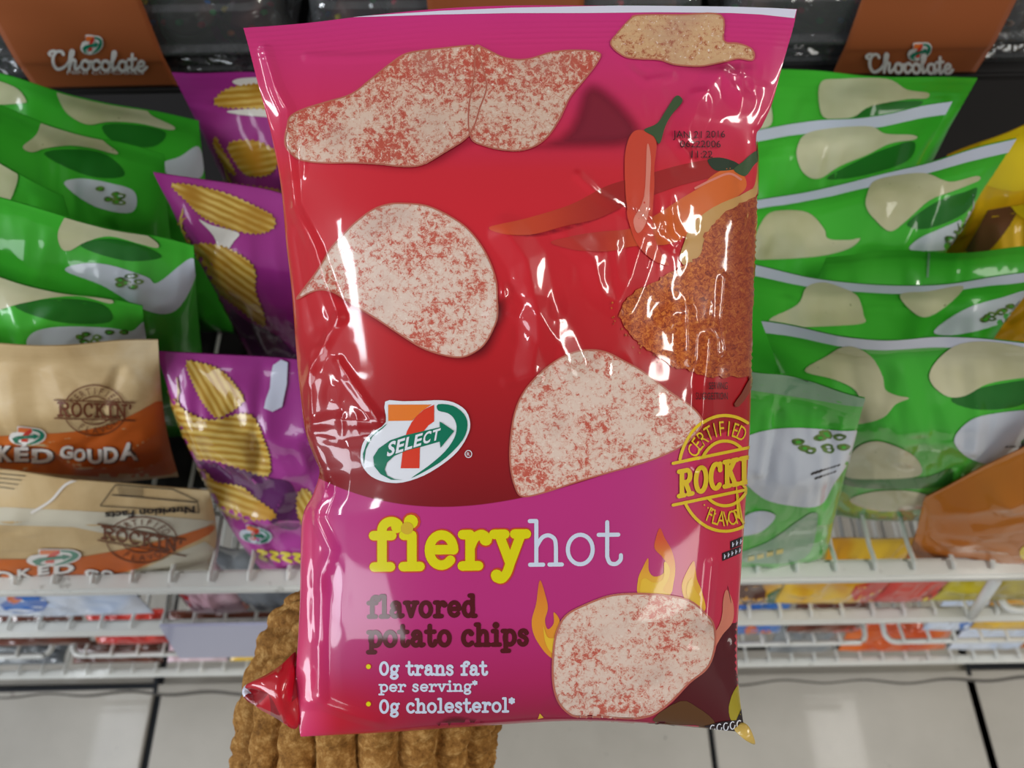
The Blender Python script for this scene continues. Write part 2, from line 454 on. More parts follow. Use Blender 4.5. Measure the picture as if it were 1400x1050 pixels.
# slab letters with round ends; x-height 1, strokes only; a number alone = ball (x, y, factor)
G = {
 'f': (0.74, [[(.30, 0), (.30, 1.1)] + A(.58, 1.1, .28, .27, 180, 40), [(.04, .95), (.60, .95)], [(.06, 0), (.56, 0)], (.76, 1.2, 1.25)]),
 'i': (0.62, [[(.33, 0), (.33, .95), (.08, .95)], [(.06, 0), (.58, 0)], (.30, 1.36, 1.5)]),
 'e': (0.92, [[(.10, .50), (.84, .50)] + A(.47, .49, .37, .46, 0, 318, 22)]),
 'r': (0.86, [[(.28, 0), (.28, .95), (.05, .95)], [(.04, 0), (.54, 0)], crv((.28, .55), (.42, .84), (.62, .95), (.76, .88)), (.76, .80, 1.35)]),
 'y': (0.98, [[(.16, .95), (.50, .06)], [(.84, .95), (.50, .06)] + crv((.50, .06), (.40, -.22), (.24, -.40), (.08, -.36))[1:], [(.0, .95), (.34, .95)], [(.64, .95), (1.0, .95)], (.09, -.30, 1.25)]),
 'h': (1.04, [[(.22, 0), (.22, 1.42), (.02, 1.42)], [(.22, .55)] + crv((.24, .62), (.40, .88), (.60, .95), (.78, .82), (.82, .55)) + [(.82, 0)], [(.03, 0), (.43, 0)], [(.62, 0), (1.0, 0)]]),
 'n': (1.04, [[(.22, 0), (.22, .95), (.02, .95)], [(.22, .55)] + crv((.24, .62), (.40, .88), (.60, .95), (.78, .82), (.82, .55)) + [(.82, 0)], [(.03, 0), (.43, 0)], [(.62, 0), (1.0, 0)]]),
 'o': (0.94, [A(.46, .48, .38, .48, 0, 360, 30)]),
 't': (0.74, [[(.28, 1.36), (.28, .24)] + crv((.28, .24), (.36, .04), (.54, .0), (.68, .12), (.70, .28))[1:], [(.02, .95), (.62, .95)]]),
 'l': (0.58, [[(.30, 0), (.30, 1.42), (.07, 1.42)], [(.05, 0), (.56, 0)]]),
 'a': (0.94, [crv((.16, .76), (.26, .92), (.46, .96), (.64, .84), (.68, .62)) + [(.68, .14)] + crv((.68, .14), (.76, 0), (.92, .06))[1:], crv((.68, .56), (.40, .54), (.14, .40), (.14, .14), (.34, .0), (.56, .08), (.68, .28)), (.20, .74, 1.2)]),
 'v': (0.94, [[(.14, .95), (.46, .02), (.78, .95)], [(.0, .95), (.30, .95)], [(.62, .95), (.92, .95)]]),
 'd': (1.0, [A(.44, .48, .34, .48, 0, 360, 28), [(.54, 1.42), (.76, 1.42), (.76, 0), (.98, 0)]]),
 'p': (1.0, [A(.54, .48, .36, .48, 0, 360, 28), [(.02, .95), (.24, .95), (.24, -.44)], [(.0, -.44), (.48, -.44)]]),
 'c': (0.84, [A(.46, .48, .37, .48, 52, 318, 22), (.68, .80, 1.25)]),
 's': (0.76, [crv((.62, .80), (.52, .93), (.34, .97), (.16, .86), (.16, .66), (.36, .54), (.54, .44), (.62, .24), (.50, .04), (.30, .0), (.12, .12), (.08, .24))]),
 'g': (0.90, [A(.42, .60, .30, .35, 0, 360, 24), crv((.22, .32), (.14, .14), (.34, .06), (.62, .04), (.74, -.16), (.58, -.38), (.32, -.42), (.10, -.28), (.14, -.10), (.34, .06)), [(.66, .84), (.86, .94)]]),
 '0': (0.98, [A(.48, .66, .38, .66, 0, 360, 30)]),
 '*': (0.50, [[(.24, .90), (.24, 1.40)], [(.04, 1.02), (.44, 1.28)], [(.04, 1.28), (.44, 1.02)]]),
 ' ': (0.50, []),
 # slab capitals, cap height 1
 'R': (1.0, [[(.22, 0), (.22, 1.0)], [(.02, 1.0), (.55, 1.0)] + A(.58, .76, .24, .24, 90, -90, 12) + [(.22, .52)], [(.5, .5), (.80, 0)], [(.02, 0), (.40, 0)], [(.70, 0), (.98, 0)]]),
 'O': (0.92, [A(.45, .5, .37, .5, 0, 360, 28)]),
 'C': (0.88, [A(.45, .5, .37, .5, 48, 312, 22), [(.74, .98), (.74, .72)]]),
 'K': (1.0, [[(.20, 0), (.20, 1.0)], [(.76, 1.0), (.24, .46)], [(.40, .60), (.80, 0)], [(.02, 0), (.38, 0)], [(.02, 1), (.38, 1)], [(.62, 1), (.94, 1)], [(.64, 0), (.98, 0)]]),
 'I': (0.56, [[(.27, 0), (.27, 1)], [(.05, 0), (.50, 0)], [(.05, 1), (.50, 1)]]),
 'N': (1.04, [[(.20, 0), (.20, 1.0), (.80, 0), (.80, 1)], [(.02, 0), (.38, 0)], [(.64, 1), (.98, 1)], [(.04, 1), (.22, 1)]]),
 "'": (0.34, [[(.16, 1.0), (.12, .74)]]),
}
SCRIPT = {   # joined-up script, x-height .55
 'C': (0.92, [crv((.70, .84), (.60, 1.0), (.34, .98), (.14, .70), (.14, .30), (.34, .02), (.60, .06), (.86, .24)), crv((.34, .98), (.10, 1.02), (-.08, .90), (-.02, .78))]),
 'h': (0.70, [crv((-.06, .24), (.24, .70), (.32, 1.0), (.20, 1.04), (.12, .60), (.10, .0)), crv((.10, .10), (.24, .50), (.42, .50), (.40, .14), (.50, .02), (.70, .22))]),
 'o': (0.58, [A(.28, .26, .22, .27, 90, 450, 20), crv((.30, .52), (.44, .42), (.60, .46))]),
 'c': (0.52, [crv((.46, .44), (.34, .54), (.12, .42), (.10, .14), (.28, .0), (.54, .22))]),
 'l': (0.36, [crv((-.06, .24), (.18, .70), (.24, 1.0), (.12, 1.02), (.06, .50), (.12, .04), (.36, .22))]),
 'a': (0.60, [A(.26, .26, .22, .27, 30, 390, 20), crv((.46, .50), (.44, .14), (.50, .02), (.62, .20))]),
 't': (0.42, [[(.20, .92), (.16, .14)] + crv((.16, .14), (.24, .0), (.44, .20))[1:], [(.0, .62), (.38, .66)]]),
 'e': (0.56, [crv((.06, .22), (.34, .30), (.40, .46), (.24, .54), (.08, .34), (.12, .06), (.32, .0), (.56, .22))]),
}
_fc = {}
def sans(s, bold=0.0):
    """filled sans lettering from Blender's built-in font, cap height 1: verts, tris, width"""
    if (s, bold) in _fc: return _fc[(s, bold)]
    c = bpy.data.curves.new('lettering', 'FONT'); c.body = s; c.size = 1.0; c.offset = bold; c.resolution_u = 3
    o = bpy.data.objects.new('lettering', c); col.objects.link(o)
    dg = bpy.context.evaluated_depsgraph_get(); me = o.evaluated_get(dg).to_mesh()
    me.calc_loop_triangles()
    v = np.array([(p.co.x, p.co.y) for p in me.vertices]); t = np.array([tuple(q.vertices) for q in me.loop_triangles])
    o.evaluated_get(dg).to_mesh_clear(); bpy.data.objects.remove(o); bpy.data.curves.remove(c)
    if len(v) == 0: return np.zeros((0, 2)), np.zeros((0, 3), int), 0.3
    v = v / 0.70; v[:, 0] -= v[:, 0].min()
    _fc[(s, bold)] = (v, t, v[:, 0].max()); return _fc[(s, bold)]

# ------------------------------------------------------------------ film surfaces and what is printed on them
class Surf:
    """a grid of points G[row v, column u]; print is laid on it"""
    def __init__(s, Gd):
        s.G = Gd; s.nv, s.nu = Gd.shape[0] - 1, Gd.shape[1] - 1
        du = np.gradient(Gd, axis=1); dv = np.gradient(Gd, axis=0)
        n = np.cross(dv, du); s.N = n / (np.linalg.norm(n, axis=2)[..., None] + 1e-12)
        s.px = proj(Gd)
    def samp(s, F, u, v):
        x = np.clip(u, 0, 1) * s.nu; y = np.clip(v, 0, 1) * s.nv
        i = np.minimum(x.astype(int), s.nu - 1); j = np.minimum(y.astype(int), s.nv - 1)
        fx = (x - i)[:, None]; fy = (y - j)[:, None]
        return (F[j, i] * (1 - fx) + F[j, i + 1] * fx) * (1 - fy) + (F[j + 1, i] * (1 - fx) + F[j + 1, i + 1] * fx) * fy
    def find(s, P):
        k = max(1, s.nu // 45); kv = max(1, s.nv // 45)
        sub = s.px[::kv, ::k]; h, w = sub.shape[:2]; fl = sub.reshape(-1, 2)
        u = np.empty(len(P)); v = np.empty(len(P))
        for a in range(0, len(P), 2000):
            d = ((P[a:a + 2000, None, :] - fl[None]) ** 2).sum(-1); b = d.argmin(1)
            u[a:a + 2000] = (b % w) * k / s.nu; v[a:a + 2000] = (b // w) * kv / s.nv
        e = 1.0 / s.nu; ev = 1.0 / s.nv
        for it in range(14):
            f = s.samp(s.px, u, v) - P
            fu = (s.samp(s.px, u + e, v) - s.samp(s.px, u - e, v)) / (np.clip(u + e, 0, 1) - np.clip(u - e, 0, 1))[:, None]
            fv = (s.samp(s.px, u, v + ev) - s.samp(s.px, u, v - ev)) / (np.clip(v + ev, 0, 1) - np.clip(v - ev, 0, 1))[:, None]
            det = fu[:, 0] * fv[:, 1] - fu[:, 1] * fv[:, 0]
            det = np.where(np.abs(det) < 1e-3, 1e-3, det)
            du = (f[:, 0] * fv[:, 1] - f[:, 1] * fv[:, 0]) / det; dv = (fu[:, 0] * f[:, 1] - fu[:, 1] * f[:, 0]) / det
            u = np.clip(u - np.clip(du, -.06, .06), 0, 1); v = np.clip(v - np.clip(dv, -.06, .06), 0, 1)
        return u, v
class Print:
    def __init__(s, surf, lift=0.00011): s.f = surf; s.lift = lift; s.items = []; s.k = 0
    def add(s, v, t, mat, layer=1, uv=None, fade=None):
        s.k = (s.k + 1) % 12          # overlapping pieces of one colour lie a few microns apart
        if len(t): s.items.append((np.asarray(v, float), np.asarray(t), mat, layer + 0.035 * s.k, uv, fade))
    def poly(s, pts, mat, layer=1, n=5, step=4.5, uvrot=None, soft=0):
        p = smooth_poly(pts, n) if n else np.asarray(pts, float)
        if mat == 'rchip':
            p = resample(p, 5.0); tg = np.roll(p, -1, 0) - np.roll(p, 1, 0); tg /= np.hypot(*tg.T)[:, None] + 1e-9
            p = p + np.stack([tg[:, 1], -tg[:, 0]], 1) * (np.where(np.arange(len(p)) % 2, 1.3, -1.3))[:, None]
        v, t = tess(p, step); uv = None
        if uvrot is not None:
            a = math.radians(uvrot); c, q = math.cos(a), math.sin(a)
            uv = np.stack([v[:, 0] * c + v[:, 1] * q, -v[:, 0] * q + v[:, 1] * c], 1)
        fade = None
        if soft:
            b = resample(p, 3.0); d = np.sqrt(np.min(((v[:, None, :] - b[None]) ** 2).sum(-1), 1)); fade = sstep(0, soft, d)
        s.add(v, t, mat, layer, uv, fade)
    def line(s, pts, w, mat, layer=1):
        for v, t in stroke(pts, w): s.add(v, t, mat, layer)
    def letters(s, txt, x0, y0, x1, h, w, mat, layer=1, slope=0.0, font=G, shear=0.0, fn=None, gap=None):
        gap = (w if gap is None else gap) * 0.5
        tot = sum(font[c][0] for c in txt); k = (x1 - x0 - len(txt) * gap) / tot; cx = 0
        for ci, c in enumerate(txt):
            adv, st = font[c]
            def T(p):
                X = x0 + gap * (ci + .5) + (cx + p[0] + shear * p[1]) * k; Y = y0 - p[1] * h + (X - x0) * slope
                return fn(X, Y) if fn else (X, Y)
            for q in st:
                if isinstance(q, tuple):
                    v, t = disc(T(q), w / 2 * q[2]); s.add(v, t, mat, layer)
                else: s.line([T(p) for p in q], w, mat, layer)
            cx += adv
    def sans(s, txt, x0, y0, x1, h, mat, layer=1, slope=0.0, bold=0.0, shear=0.0, fn=None):
        v, t, w = sans(txt, bold)
        if not len(t): return
        X = x0 + (v[:, 0] / w) * (x1 - x0) + v[:, 1] * h * shear; Y = y0 - v[:, 1] * h + (X - x0) * slope
        P = np.stack([X, Y], 1)
        if fn: P = np.array([fn(*p) for p in P])
        s.add(P, t, mat, layer)
    def arc_sans(s, txt, cx, cy, rx, ry, a0, a1, h, mat, layer=1, flip=False, bold=0.0, clip=None):
        for i, c in enumerate(txt):
            a = math.radians(a0 + (a1 - a0) * (i / max(1, len(txt) - 1)))
            v, t, w = sans(c, bold)
            if not len(t): continue
            p = (v - [w / 2, 0.5]) * h * np.array([0.72, 1])
            bx, by = cx + rx * math.cos(a), cy - ry * math.sin(a)
            th = a - math.pi / 2 if not flip else a + math.pi / 2
            ct, sn = math.cos(th), math.sin(th)
            X = bx + (p[:, 0] * ct - p[:, 1] * sn) * (rx / ry); Y = by - (p[:, 0] * sn + p[:, 1] * ct)
            if clip and X.max() > clip: continue
            s.add(np.stack([X, Y], 1), t, mat, layer)
    def build(s, name, parent, label=None):
        if not s.items: return None
        mats = []; off = 0; V = []; T = []; I = []; L = []; U = []; D = []
        for v, t, m, ly, uv, fd in s.items:
            if m not in mats: mats.append(m)
            V.append(v); T.append(t + off); I.append(np.full(len(t), mats.index(m))); L.append(np.full(len(v), float(ly)))
            U.append(v if uv is None else uv); D.append(np.ones(len(v)) if fd is None else fd); off += len(v)
        V = np.concatenate(V); T = np.concatenate(T); I = np.concatenate(I); L = np.concatenate(L); U = np.concatenate(U)
        u, w = s.f.find(V)
        P = s.f.samp(s.f.G, u, w); Nn = s.f.samp(s.f.N, u, w); Nn /= np.linalg.norm(Nn, axis=1)[:, None]
        P = P + Nn * (L * s.lift)[:, None]
        e1 = P[T[:, 1]] - P[T[:, 0]]; e2 = P[T[:, 2]] - P[T[:, 0]]; cr = np.cross(e1, e2)
        ok = np.linalg.norm(cr, axis=1) > 1e-13
        flip = (cr * Nn[T[:, 0]]).sum(1) < 0
        T[flip] = T[flip][:, ::-1]; T = T[ok]; I = I[ok]
        o = mesh_obj(name, P, T, [M[k] for k in mats], parent, I)
        me = o.data; ul = me.uv_layers.new(name='print')
        li = np.empty(len(me.loops), dtype=np.int32); me.loops.foreach_get('vertex_index', li)
        ul.data.foreach_set('uv', (U[li] / 1000.0).astype(np.float32).ravel())
        me.normals_split_custom_set_from_vertices([tuple(q) for q in Nn])
        at = me.attributes.new('fade', 'FLOAT', 'POINT'); at.data.foreach_set('value', np.concatenate(D).astype(np.float32))
        if label: o['label'] = label
        return o
def film_mesh(name, surf, backG, mat, parent, matfn=None):
    nv, nu = surf.nv, surf.nu
    g = np.arange((nv + 1) * (nu + 1)).reshape(nv + 1, nu + 1); b = g + g.size
    F = np.stack([g[:-1, :-1], g[1:, :-1], g[1:, 1:], g[:-1, 1:]], -1).reshape(-1, 4)
    B = np.stack([b[:-1, :-1], b[:-1, 1:], b[1:, 1:], b[1:, :-1]], -1).reshape(-1, 4)
    V = np.concatenate([surf.G.reshape(-1, 3), backG.reshape(-1, 3)])
    o = mesh_obj(name, V, np.concatenate([F, B]), mat, parent)
    U = np.concatenate([surf.px.reshape(-1, 2), surf.px.reshape(-1, 2)]) / 1000.0
    me = o.data; ul = me.uv_layers.new(name='print')
    li = np.empty(len(me.loops), dtype=np.int32); me.loops.foreach_get('vertex_index', li)
    ul.data.foreach_set('uv', U[li].astype(np.float32).ravel())
    return o

# small oval logo: white oval, orange and red seven, green swoosh
def small_logo(pr, cx, cy, w, h, layer, slope=0.0, skew=0.0, pre='b', clip=None):
    def q(pts): return [(cx + x * w + skew * y * h, cy - y * h + slope * x * w) for x, y in pts]
    wm = {'b': 'gwhite', 'k': 'kwhite', 'c': 'label_white'}[pre]
    pr.poly(q([(-.5, -.12), (-.42, .12), (-.27, .22), (-.27, .5), (.12, .5), (.36, .46), (.5, .24), (.46, -.08), (.26, -.34), (-.02, -.48), (-.30, -.46), (-.46, -.32)]), wm, layer, 3, 3)
    pr.poly(q([(.14, .44), (.34, .40), (.46, .20), (.40, -.08), (.20, -.32), (-.02, -.42), (.16, -.22), (.30, 0), (.34, .18), (.28, .30), (.14, .36)]), 'bgreen', layer + 1, 3, 3)
    pr.poly(q([(-.40, -.16), (-.30, -.02), (-.10, .06), (.16, .14), (.16, .22), (.32, .10), (.18, -.10), (.17, -.03), (-.05, -.08), (-.22, -.18), (-.26, -.32), (-.12, -.42), (-.32, -.38)]), 'bgreen', layer + 2, 0, 3)
    pr.poly(q([(-.25, .46), (.10, .46), (0, .36), (-.08, .22), (-.25, .22)]), 'borange', layer + 2, 0, 3)
    pr.poly(q([(.11, .46), (.11, .26), (.03, .10), (0, -.28), (-.16, -.28), (-.13, .05), (-.04, .30)]), 'bred', layer + 1, 0, 3)
# round CERTIFIED / ROCKIN' / FLAVOR stamp in one colour
def stamp(pr, cx, cy, rx, ry, mat, layer, slope, lw, word="ROCKIN'", clip=None, hw=1.18, hh=0.27, th=None, up=(152, 28), dn=(236, 322)):
    def cl(pts):
        runs = [[]]
        for p in pts:
            dy = (p[1] - cy) - (p[0] - cx) * slope
            if (clip and p[0] > clip) or abs(dy) < ry * hh: 
                if runs[-1]: runs.append([])
            else: runs[-1].append(tuple(p))
        return [r for r in runs if len(r) > 1]
    for k in (1.0, 0.56):
        for r in cl(ell(cx, cy, rx * k, ry * k, 0, 360, 90)): pr.line(r, lw, mat, layer)
    xa, xb = cx - rx * hw, cx + rx * hw
    xe = min(xb, clip) if clip else xb
    for sgn in (-1, 1):
        pr.line([(xa, cy + sgn * ry * hh + (xa - cx) * slope), (xe, cy + sgn * ry * hh + (xe - cx) * slope)], lw, mat, layer)
    pr.arc_sans('CERTIFIED', cx, cy, rx * .78, ry * .78, up[0], up[1], ry * .26, mat, layer, clip=clip)
    pr.arc_sans('FLAVOR', cx, cy, rx * .78, ry * .78, dn[0], dn[1], ry * .26, mat, layer, flip=True, clip=clip)
    h = ry * (th or 0.38)
    pr.letters(word, xa + rx * .10, cy + h * .5 + (xa - cx) * slope, xe if clip else xb - rx * .06, h, h * .19, mat, layer, slope)

# ================================================================== floor and rack (the large structure)
ZS = 0.716                     # top of the wires of the upper shelf
YF = 0.163                     # front of the rack
floor_bm = bmesh.new(); add_box(floor_bm, (0, 0.2, -0.012), (3.2, 2.4, 0.016))
floor = tag(bm_obj('floor', floor_bm, M['grout']), kind='structure')
TS = 0.457
tile_me = None
for i, px in enumerate([-170, 210, 590, 970, 1330, 1710]):
    x0 = WZ(px, 990, 0.0)[0]
    y_off = [WZ(100, 940, 0)[1], 0.215, 0.215, 0.215, WZ(1370, 911, 0)[1], WZ(1370, 911, 0)[1]][i]
    for r in (-2, -1, 0, 1):
        y0 = y_off + r * TS
        bm = bmesh.new(); add_box(bm, (x0 + TS / 2, y0 + TS / 2, -0.002), (TS - 0.010, TS - 0.010, 0.012), 0.0015)
        bm_obj('tile', bm, M['tile'], floor)
back = bmesh.new(); add_box(back, (0, 1.0, 0.9), (3.0, 0.02, 1.8))
tag(bm_obj('wall_back', back, M['dark']), kind='structure')

rack = empty('wire_rack', (0, 0.4, 0.0))
tag(rack, 'white enamel wire display rack holding the snack bags in tiers', 'rack')
def bar(name, x0, x1, y, z, hy, hz, bev=0.002):
    bm = bmesh.new(); add_box(bm, ((x0 + x1) / 2, y, z), (x1 - x0, hy, hz), bev)
    return bm_obj(name, bm, M['rail'], rack)
shelf_z = []
wire_meshes = {}
def shelf(z, depth, half, y0=YF, rail_h=0.016, rail_d=0.011):
    bm = bmesh.new()
    add_box(bm, (0, y0, z - rail_h * .3), (2 * half, rail_d, rail_h), 0.003)
    bm_obj('shelf_rail', bm, M['rail'], rack)
    n = int(2 * half / 0.033)
    key = (round(depth, 3),)
    for i in range(n + 1):
        x = -half + i * 0.033
        if key not in wire_meshes:
            b2 = bmesh.new()
            add_tube(b2, [(0, -0.002, 0.0025), (0, 0.004, 0.004), (0, 0.02, 0), (0, depth, 0)], 0.0019, 6)
            me = bpy.data.meshes.new('shelf_wire'); b2.to_mesh(me); b2.free(); me.materials.append(M['rail']); wire_meshes[key] = me
        o = bpy.data.objects.new('shelf_wire', wire_meshes[key]); link(o, rack)
        o.location = (x, y0, z + 0.003)
    for yy in (0.06, depth * .5, depth - .01):
        bm = bmesh.new(); add_tube(bm, [(-half, y0 + yy, z - 0.003), (half, y0 + yy, z - 0.003)], 0.0025, 6)
        bm_obj('cross_wire', bm, M['rail'], rack)
def zrail(py): return float(W(700, py, YF)[2])
ZR = [zrail(787), zrail(849), zrail(886), zrail(911)]
shelf(ZR[0], 0.36, 0.62, rail_h=0.014, rail_d=0.018)
shelf(ZR[1], 0.36, 0.74, rail_h=0.012, rail_d=0.016)
shelf(ZR[3], 0.36, 0.92, rail_h=0.010, rail_d=0.012)
bm = bmesh.new(); add_box(bm, (0, .39, ZR[0] - .009), (1.3, .28, .003)); bm_obj('shade_sheet', bm, M['dark'], rack)  # dark sheet added to give the deep shade between the bag rows
# riser that carries the cupcakes
ZC = float(W(700, 103, 0.515)[2])
bm = bmesh.new(); add_box(bm, (0, 0.67, ZC - 0.006), (1.3, 0.32, 0.008), 0.002)
bm_obj('riser_panel', bm, M['dark'], rack)
for x in (-0.6, 0.6):
    bm = bmesh.new(); add_box(bm, (x, 0.62, (ZC - 0.02) / 2), (0.02, 0.02, ZC - 0.02), 0.002); bm_obj('upright', bm, M['dark'], rack)
# wire mats of the third tier: rounded front corners, sides run back
def mat_frame(pxs, py, z, r=0.0035, depth=.30):
    xa, xb = [None if p is None else WZ(p, py, z)[0] for p in pxs]
    y = YF; R = 0.012; pts = []
    if xa is None: xa = -0.95; pts += [(xa, y, z)]
    else: pts += [(xa, y + depth, z), (xa, y + R, z)] + [(xa + R - R * math.cos(t), y + R - R * math.sin(t), z) for t in np.linspace(0, math.pi / 2, 6)]
    if xb is None: xb = 0.95; pts += [(xb, y, z)]
    else: pts += [(xb - R + R * math.sin(t), y + R - R * math.cos(t), z) for t in np.linspace(0, math.pi / 2, 6)] + [(xb, y + depth, z)]
    bm = bmesh.new(); add_tube(bm, pts, r, 8); bm_obj('mat_frame', bm, M['rail'], rack, True)
    x = xa + .02
    while x < xb - .01:
        o = bpy.data.objects.new('shelf_wire', wire_meshes[(0.36,)]); link(o, rack); o.location = (x, y, z + .002); x += .033
mat_frame((None, 70), 890, ZR[2]); mat_frame((100, 1187), 886, ZR[2]); mat_frame((1212, None), 878, ZR[2])
# mat and strut at the right end under the upper rail
zb = zrail(845)
xs = WZ(1372, 830, zb)[0]; R = .012
bm = bmesh.new()
add_tube(bm, [(xs, YF + .2, zb), (xs, YF + R, zb)] + [(xs + R - R * math.cos(t), YF + R - R * math.sin(t), zb) for t in np.linspace(0, math.pi / 2, 6)] + [(0.75, YF, zb)], 0.004, 8)
bm_obj('mat_frame', bm, M['rail'], rack, True)
a = W(1362, 792, YF); b = WZ(1328, 842, ZR[1])
bm = bmesh.new(); add_tube(bm, [a, b], 0.005, 8); bm_obj('strut', bm, M['rail'], rack, True)
# floor strip with a wavy front edge and dark joint under it
yst = WZ(700, 938, 0.012)[1]
bm = bmesh.new(); xsn = np.linspace(-1.2, 1.2, 161); tp = []; bk = []; lo = []
for x in xsn:
    yv = yst + 0.0028 * math.sin(x * 46) + 0.0014 * math.sin(x * 17)
    tp.append(bm.verts.new((x, yv, 0.014))); lo.append(bm.verts.new((x, yv, 0.0105))); bk.append(bm.verts.new((x, YF + .006, 0.014)))
for i in range(160):
    bm.faces.new((tp[i], tp[i + 1], bk[i + 1], bk[i])); bm.faces.new((lo[i], lo[i + 1], tp[i + 1], tp[i]))
bm_obj('base_strip', bm, M['tile'], rack)
bm = bmesh.new(); add_box(bm, (0, (yst + YF) / 2 + .004, .007), (2.4, YF - yst - .006, .006)); bm_obj('base_packing', bm, M['grout'], rack)
bm = bmesh.new(); pr0 = None
for x in xsn:
    yv = yst + 0.0028 * math.sin(x * 46) + 0.0014 * math.sin(x * 17); w_ = .0035 + .0012 * math.sin(x * 9)
    q = (bm.verts.new((x, yv - w_, .0075)), bm.verts.new((x, yv + .002, .0090)))
    if pr0: bm.faces.new((pr0[0], q[0], q[1], pr0[1]))
    pr0 = q
bm_obj('strip_shade_line', bm, M['shade_line'], rack)  # dark wavy ribbon stands in for a shadow line along the strip edge
for (pa, pb) in (((-40, 944), (216, 938)), ((214, 925), (212, 948)), ((1324, 912), (1440, 909)), ((1321, 904), (1326, 924))):
    a, b = WZ(pa[0], pa[1], .0146), WZ(pb[0], pb[1], .0146)
    bm = bmesh.new(); add_tube(bm, [a, b], .0042, 6)
    for v in bm.verts: v.co.z = .0146 + (v.co.z - .0146) * .1
    bm_obj('strip_joint', bm, M['grout'], rack)
# blank tag holder on the second tier
a = W(218, 857, YF - .010); b = W(430, 854, YF - .010); c = W(245, 900, YF - .010)
bm = bmesh.new()
q = [bm.verts.new(p) for p in [(a[0], a[1], a[2]), (b[0], a[1], a[2]), (b[0], c[1], c[2]), (c[0], c[1], c[2])]]
f = bm.faces.new(q); e = bmesh.ops.extrude_face_region(bm, geom=[f])
for v in e['geom']:
    if isinstance(v, bmesh.types.BMVert): v.co.y += 0.003
bm_obj('tag_holder', bm, M['holder'], rack)

# ================================================================== the bag held up in front
def curve_at(pts, t):
    p = np.asarray(pts, float); s = np.concatenate([[0], np.cumsum(np.hypot(*np.diff(p, axis=0).T))]); s /= s[-1]
    return np.stack([np.interp(t, s, p[:, 0]), np.interp(t, s, p[:, 1])], -1)
def by_y(pts, t):
    p = smooth_poly(pts, 6, False); y = p[0, 1] + (p[-1, 1] - p[0, 1]) * t
    return np.stack([np.interp(y, p[:, 1], p[:, 0]), y], -1)
def by_x(pts, t):
    p = smooth_poly(pts, 6, False); x = p[0, 0] + (p[-1, 0] - p[0, 0]) * t
    return np.stack([x, np.interp(x, p[:, 0], p[:, 1])], -1)
LEFT = [(331, 36), (339, 62), (352, 112), (370, 180), (384, 255), (391, 330), (399, 400), (405, 480), (411, 540), (418, 590), (430, 625), (437, 645), (428, 675), (414, 705), (411, 760), (410, 820), (407, 880), (404, 930), (407, 980), (411, 1007)]
RIGHT = [(1090, 12), (1084, 40), (1070, 88), (1056, 140), (1042, 172), (1034, 186), (1036, 230), (1034, 300), (1030, 390), (1027, 480), (1026, 560), (1022, 640), (1017, 720), (1012, 800), (1008, 870), (1009, 930), (1014, 980), (1019, 1000)]
TOP = [(331, 36), (420, 29), (500, 21), (600, 14), (700, 10), (800, 8), (900, 6), (1000, 7), (1090, 12)]
BOT = [(411, 1007), (500, 1003), (600, 996), (700, 989), (780, 985), (860, 987), (940, 993), (1019, 1000)]
NU, NV = 290, 400
u1 = 0.5 - 0.5 * np.cos(np.linspace(0, math.pi, NU + 1)); u1 = 0.35 * u1 + 0.65 * np.linspace(0, 1, NU + 1)
v1 = np.linspace(0, 1, NV + 1)
U_, V_ = np.meshgrid(u1, v1)
Lc, Rc = by_y(LEFT, v1), by_y(RIGHT, v1); Tc, Bc = by_x(TOP, u1), by_x(BOT, u1)
Q = (1 - U_)[..., None] * Lc[:, None] + U_[..., None] * Rc[:, None] + (1 - V_)[..., None] * Tc[None] + V_[..., None] * Bc[None] \
    - ((1 - U_) * (1 - V_))[..., None] * Tc[0] - (U_ * (1 - V_))[..., None] * Tc[-1] - ((1 - U_) * V_)[..., None] * Bc[0] - (U_ * V_)[..., None] * Bc[-1]
MAX_AX = 0.32; MM = MAX_AX / FPX
X, Y = Q[..., 0], Q[..., 1]
below = Y - Tc[None, :, 1]                                   # pixels under the top edge
s_ = 2 * U_ - 1
prof = np.clip(1 - np.abs(s_) ** 2.3, 0, 1) ** 0.62
vert = sstep(30, 330, below) * np.clip(1 - (np.clip((V_ - 0.62) / 0.38, 0, 1)) ** 2.2, 0, 1) ** 0.6
vert = np.maximum(vert, 0)
H = 0.030 * prof * vert
edge = np.minimum(np.minimum((X - Lc[:, None, 0]), (Rc[:, None, 0] - X)), np.minimum(below, Bc[None, :, 1] - Y))
soft = sstep(0, 26, edge)
def pl_dist(pts):
    d = np.full(X.shape, 1e9)
    for (x0, y0), (x1, y1) in zip(pts[:-1], pts[1:]):
        dx, dy = x1 - x0, y1 - y0; t = np.clip(((X - x0) * dx + (Y - y0) * dy) / (dx * dx + dy * dy + 1e-9), 0, 1)
        d = np.minimum(d, np.hypot(X - x0 - t * dx, Y - y0 - t * dy))
    return d
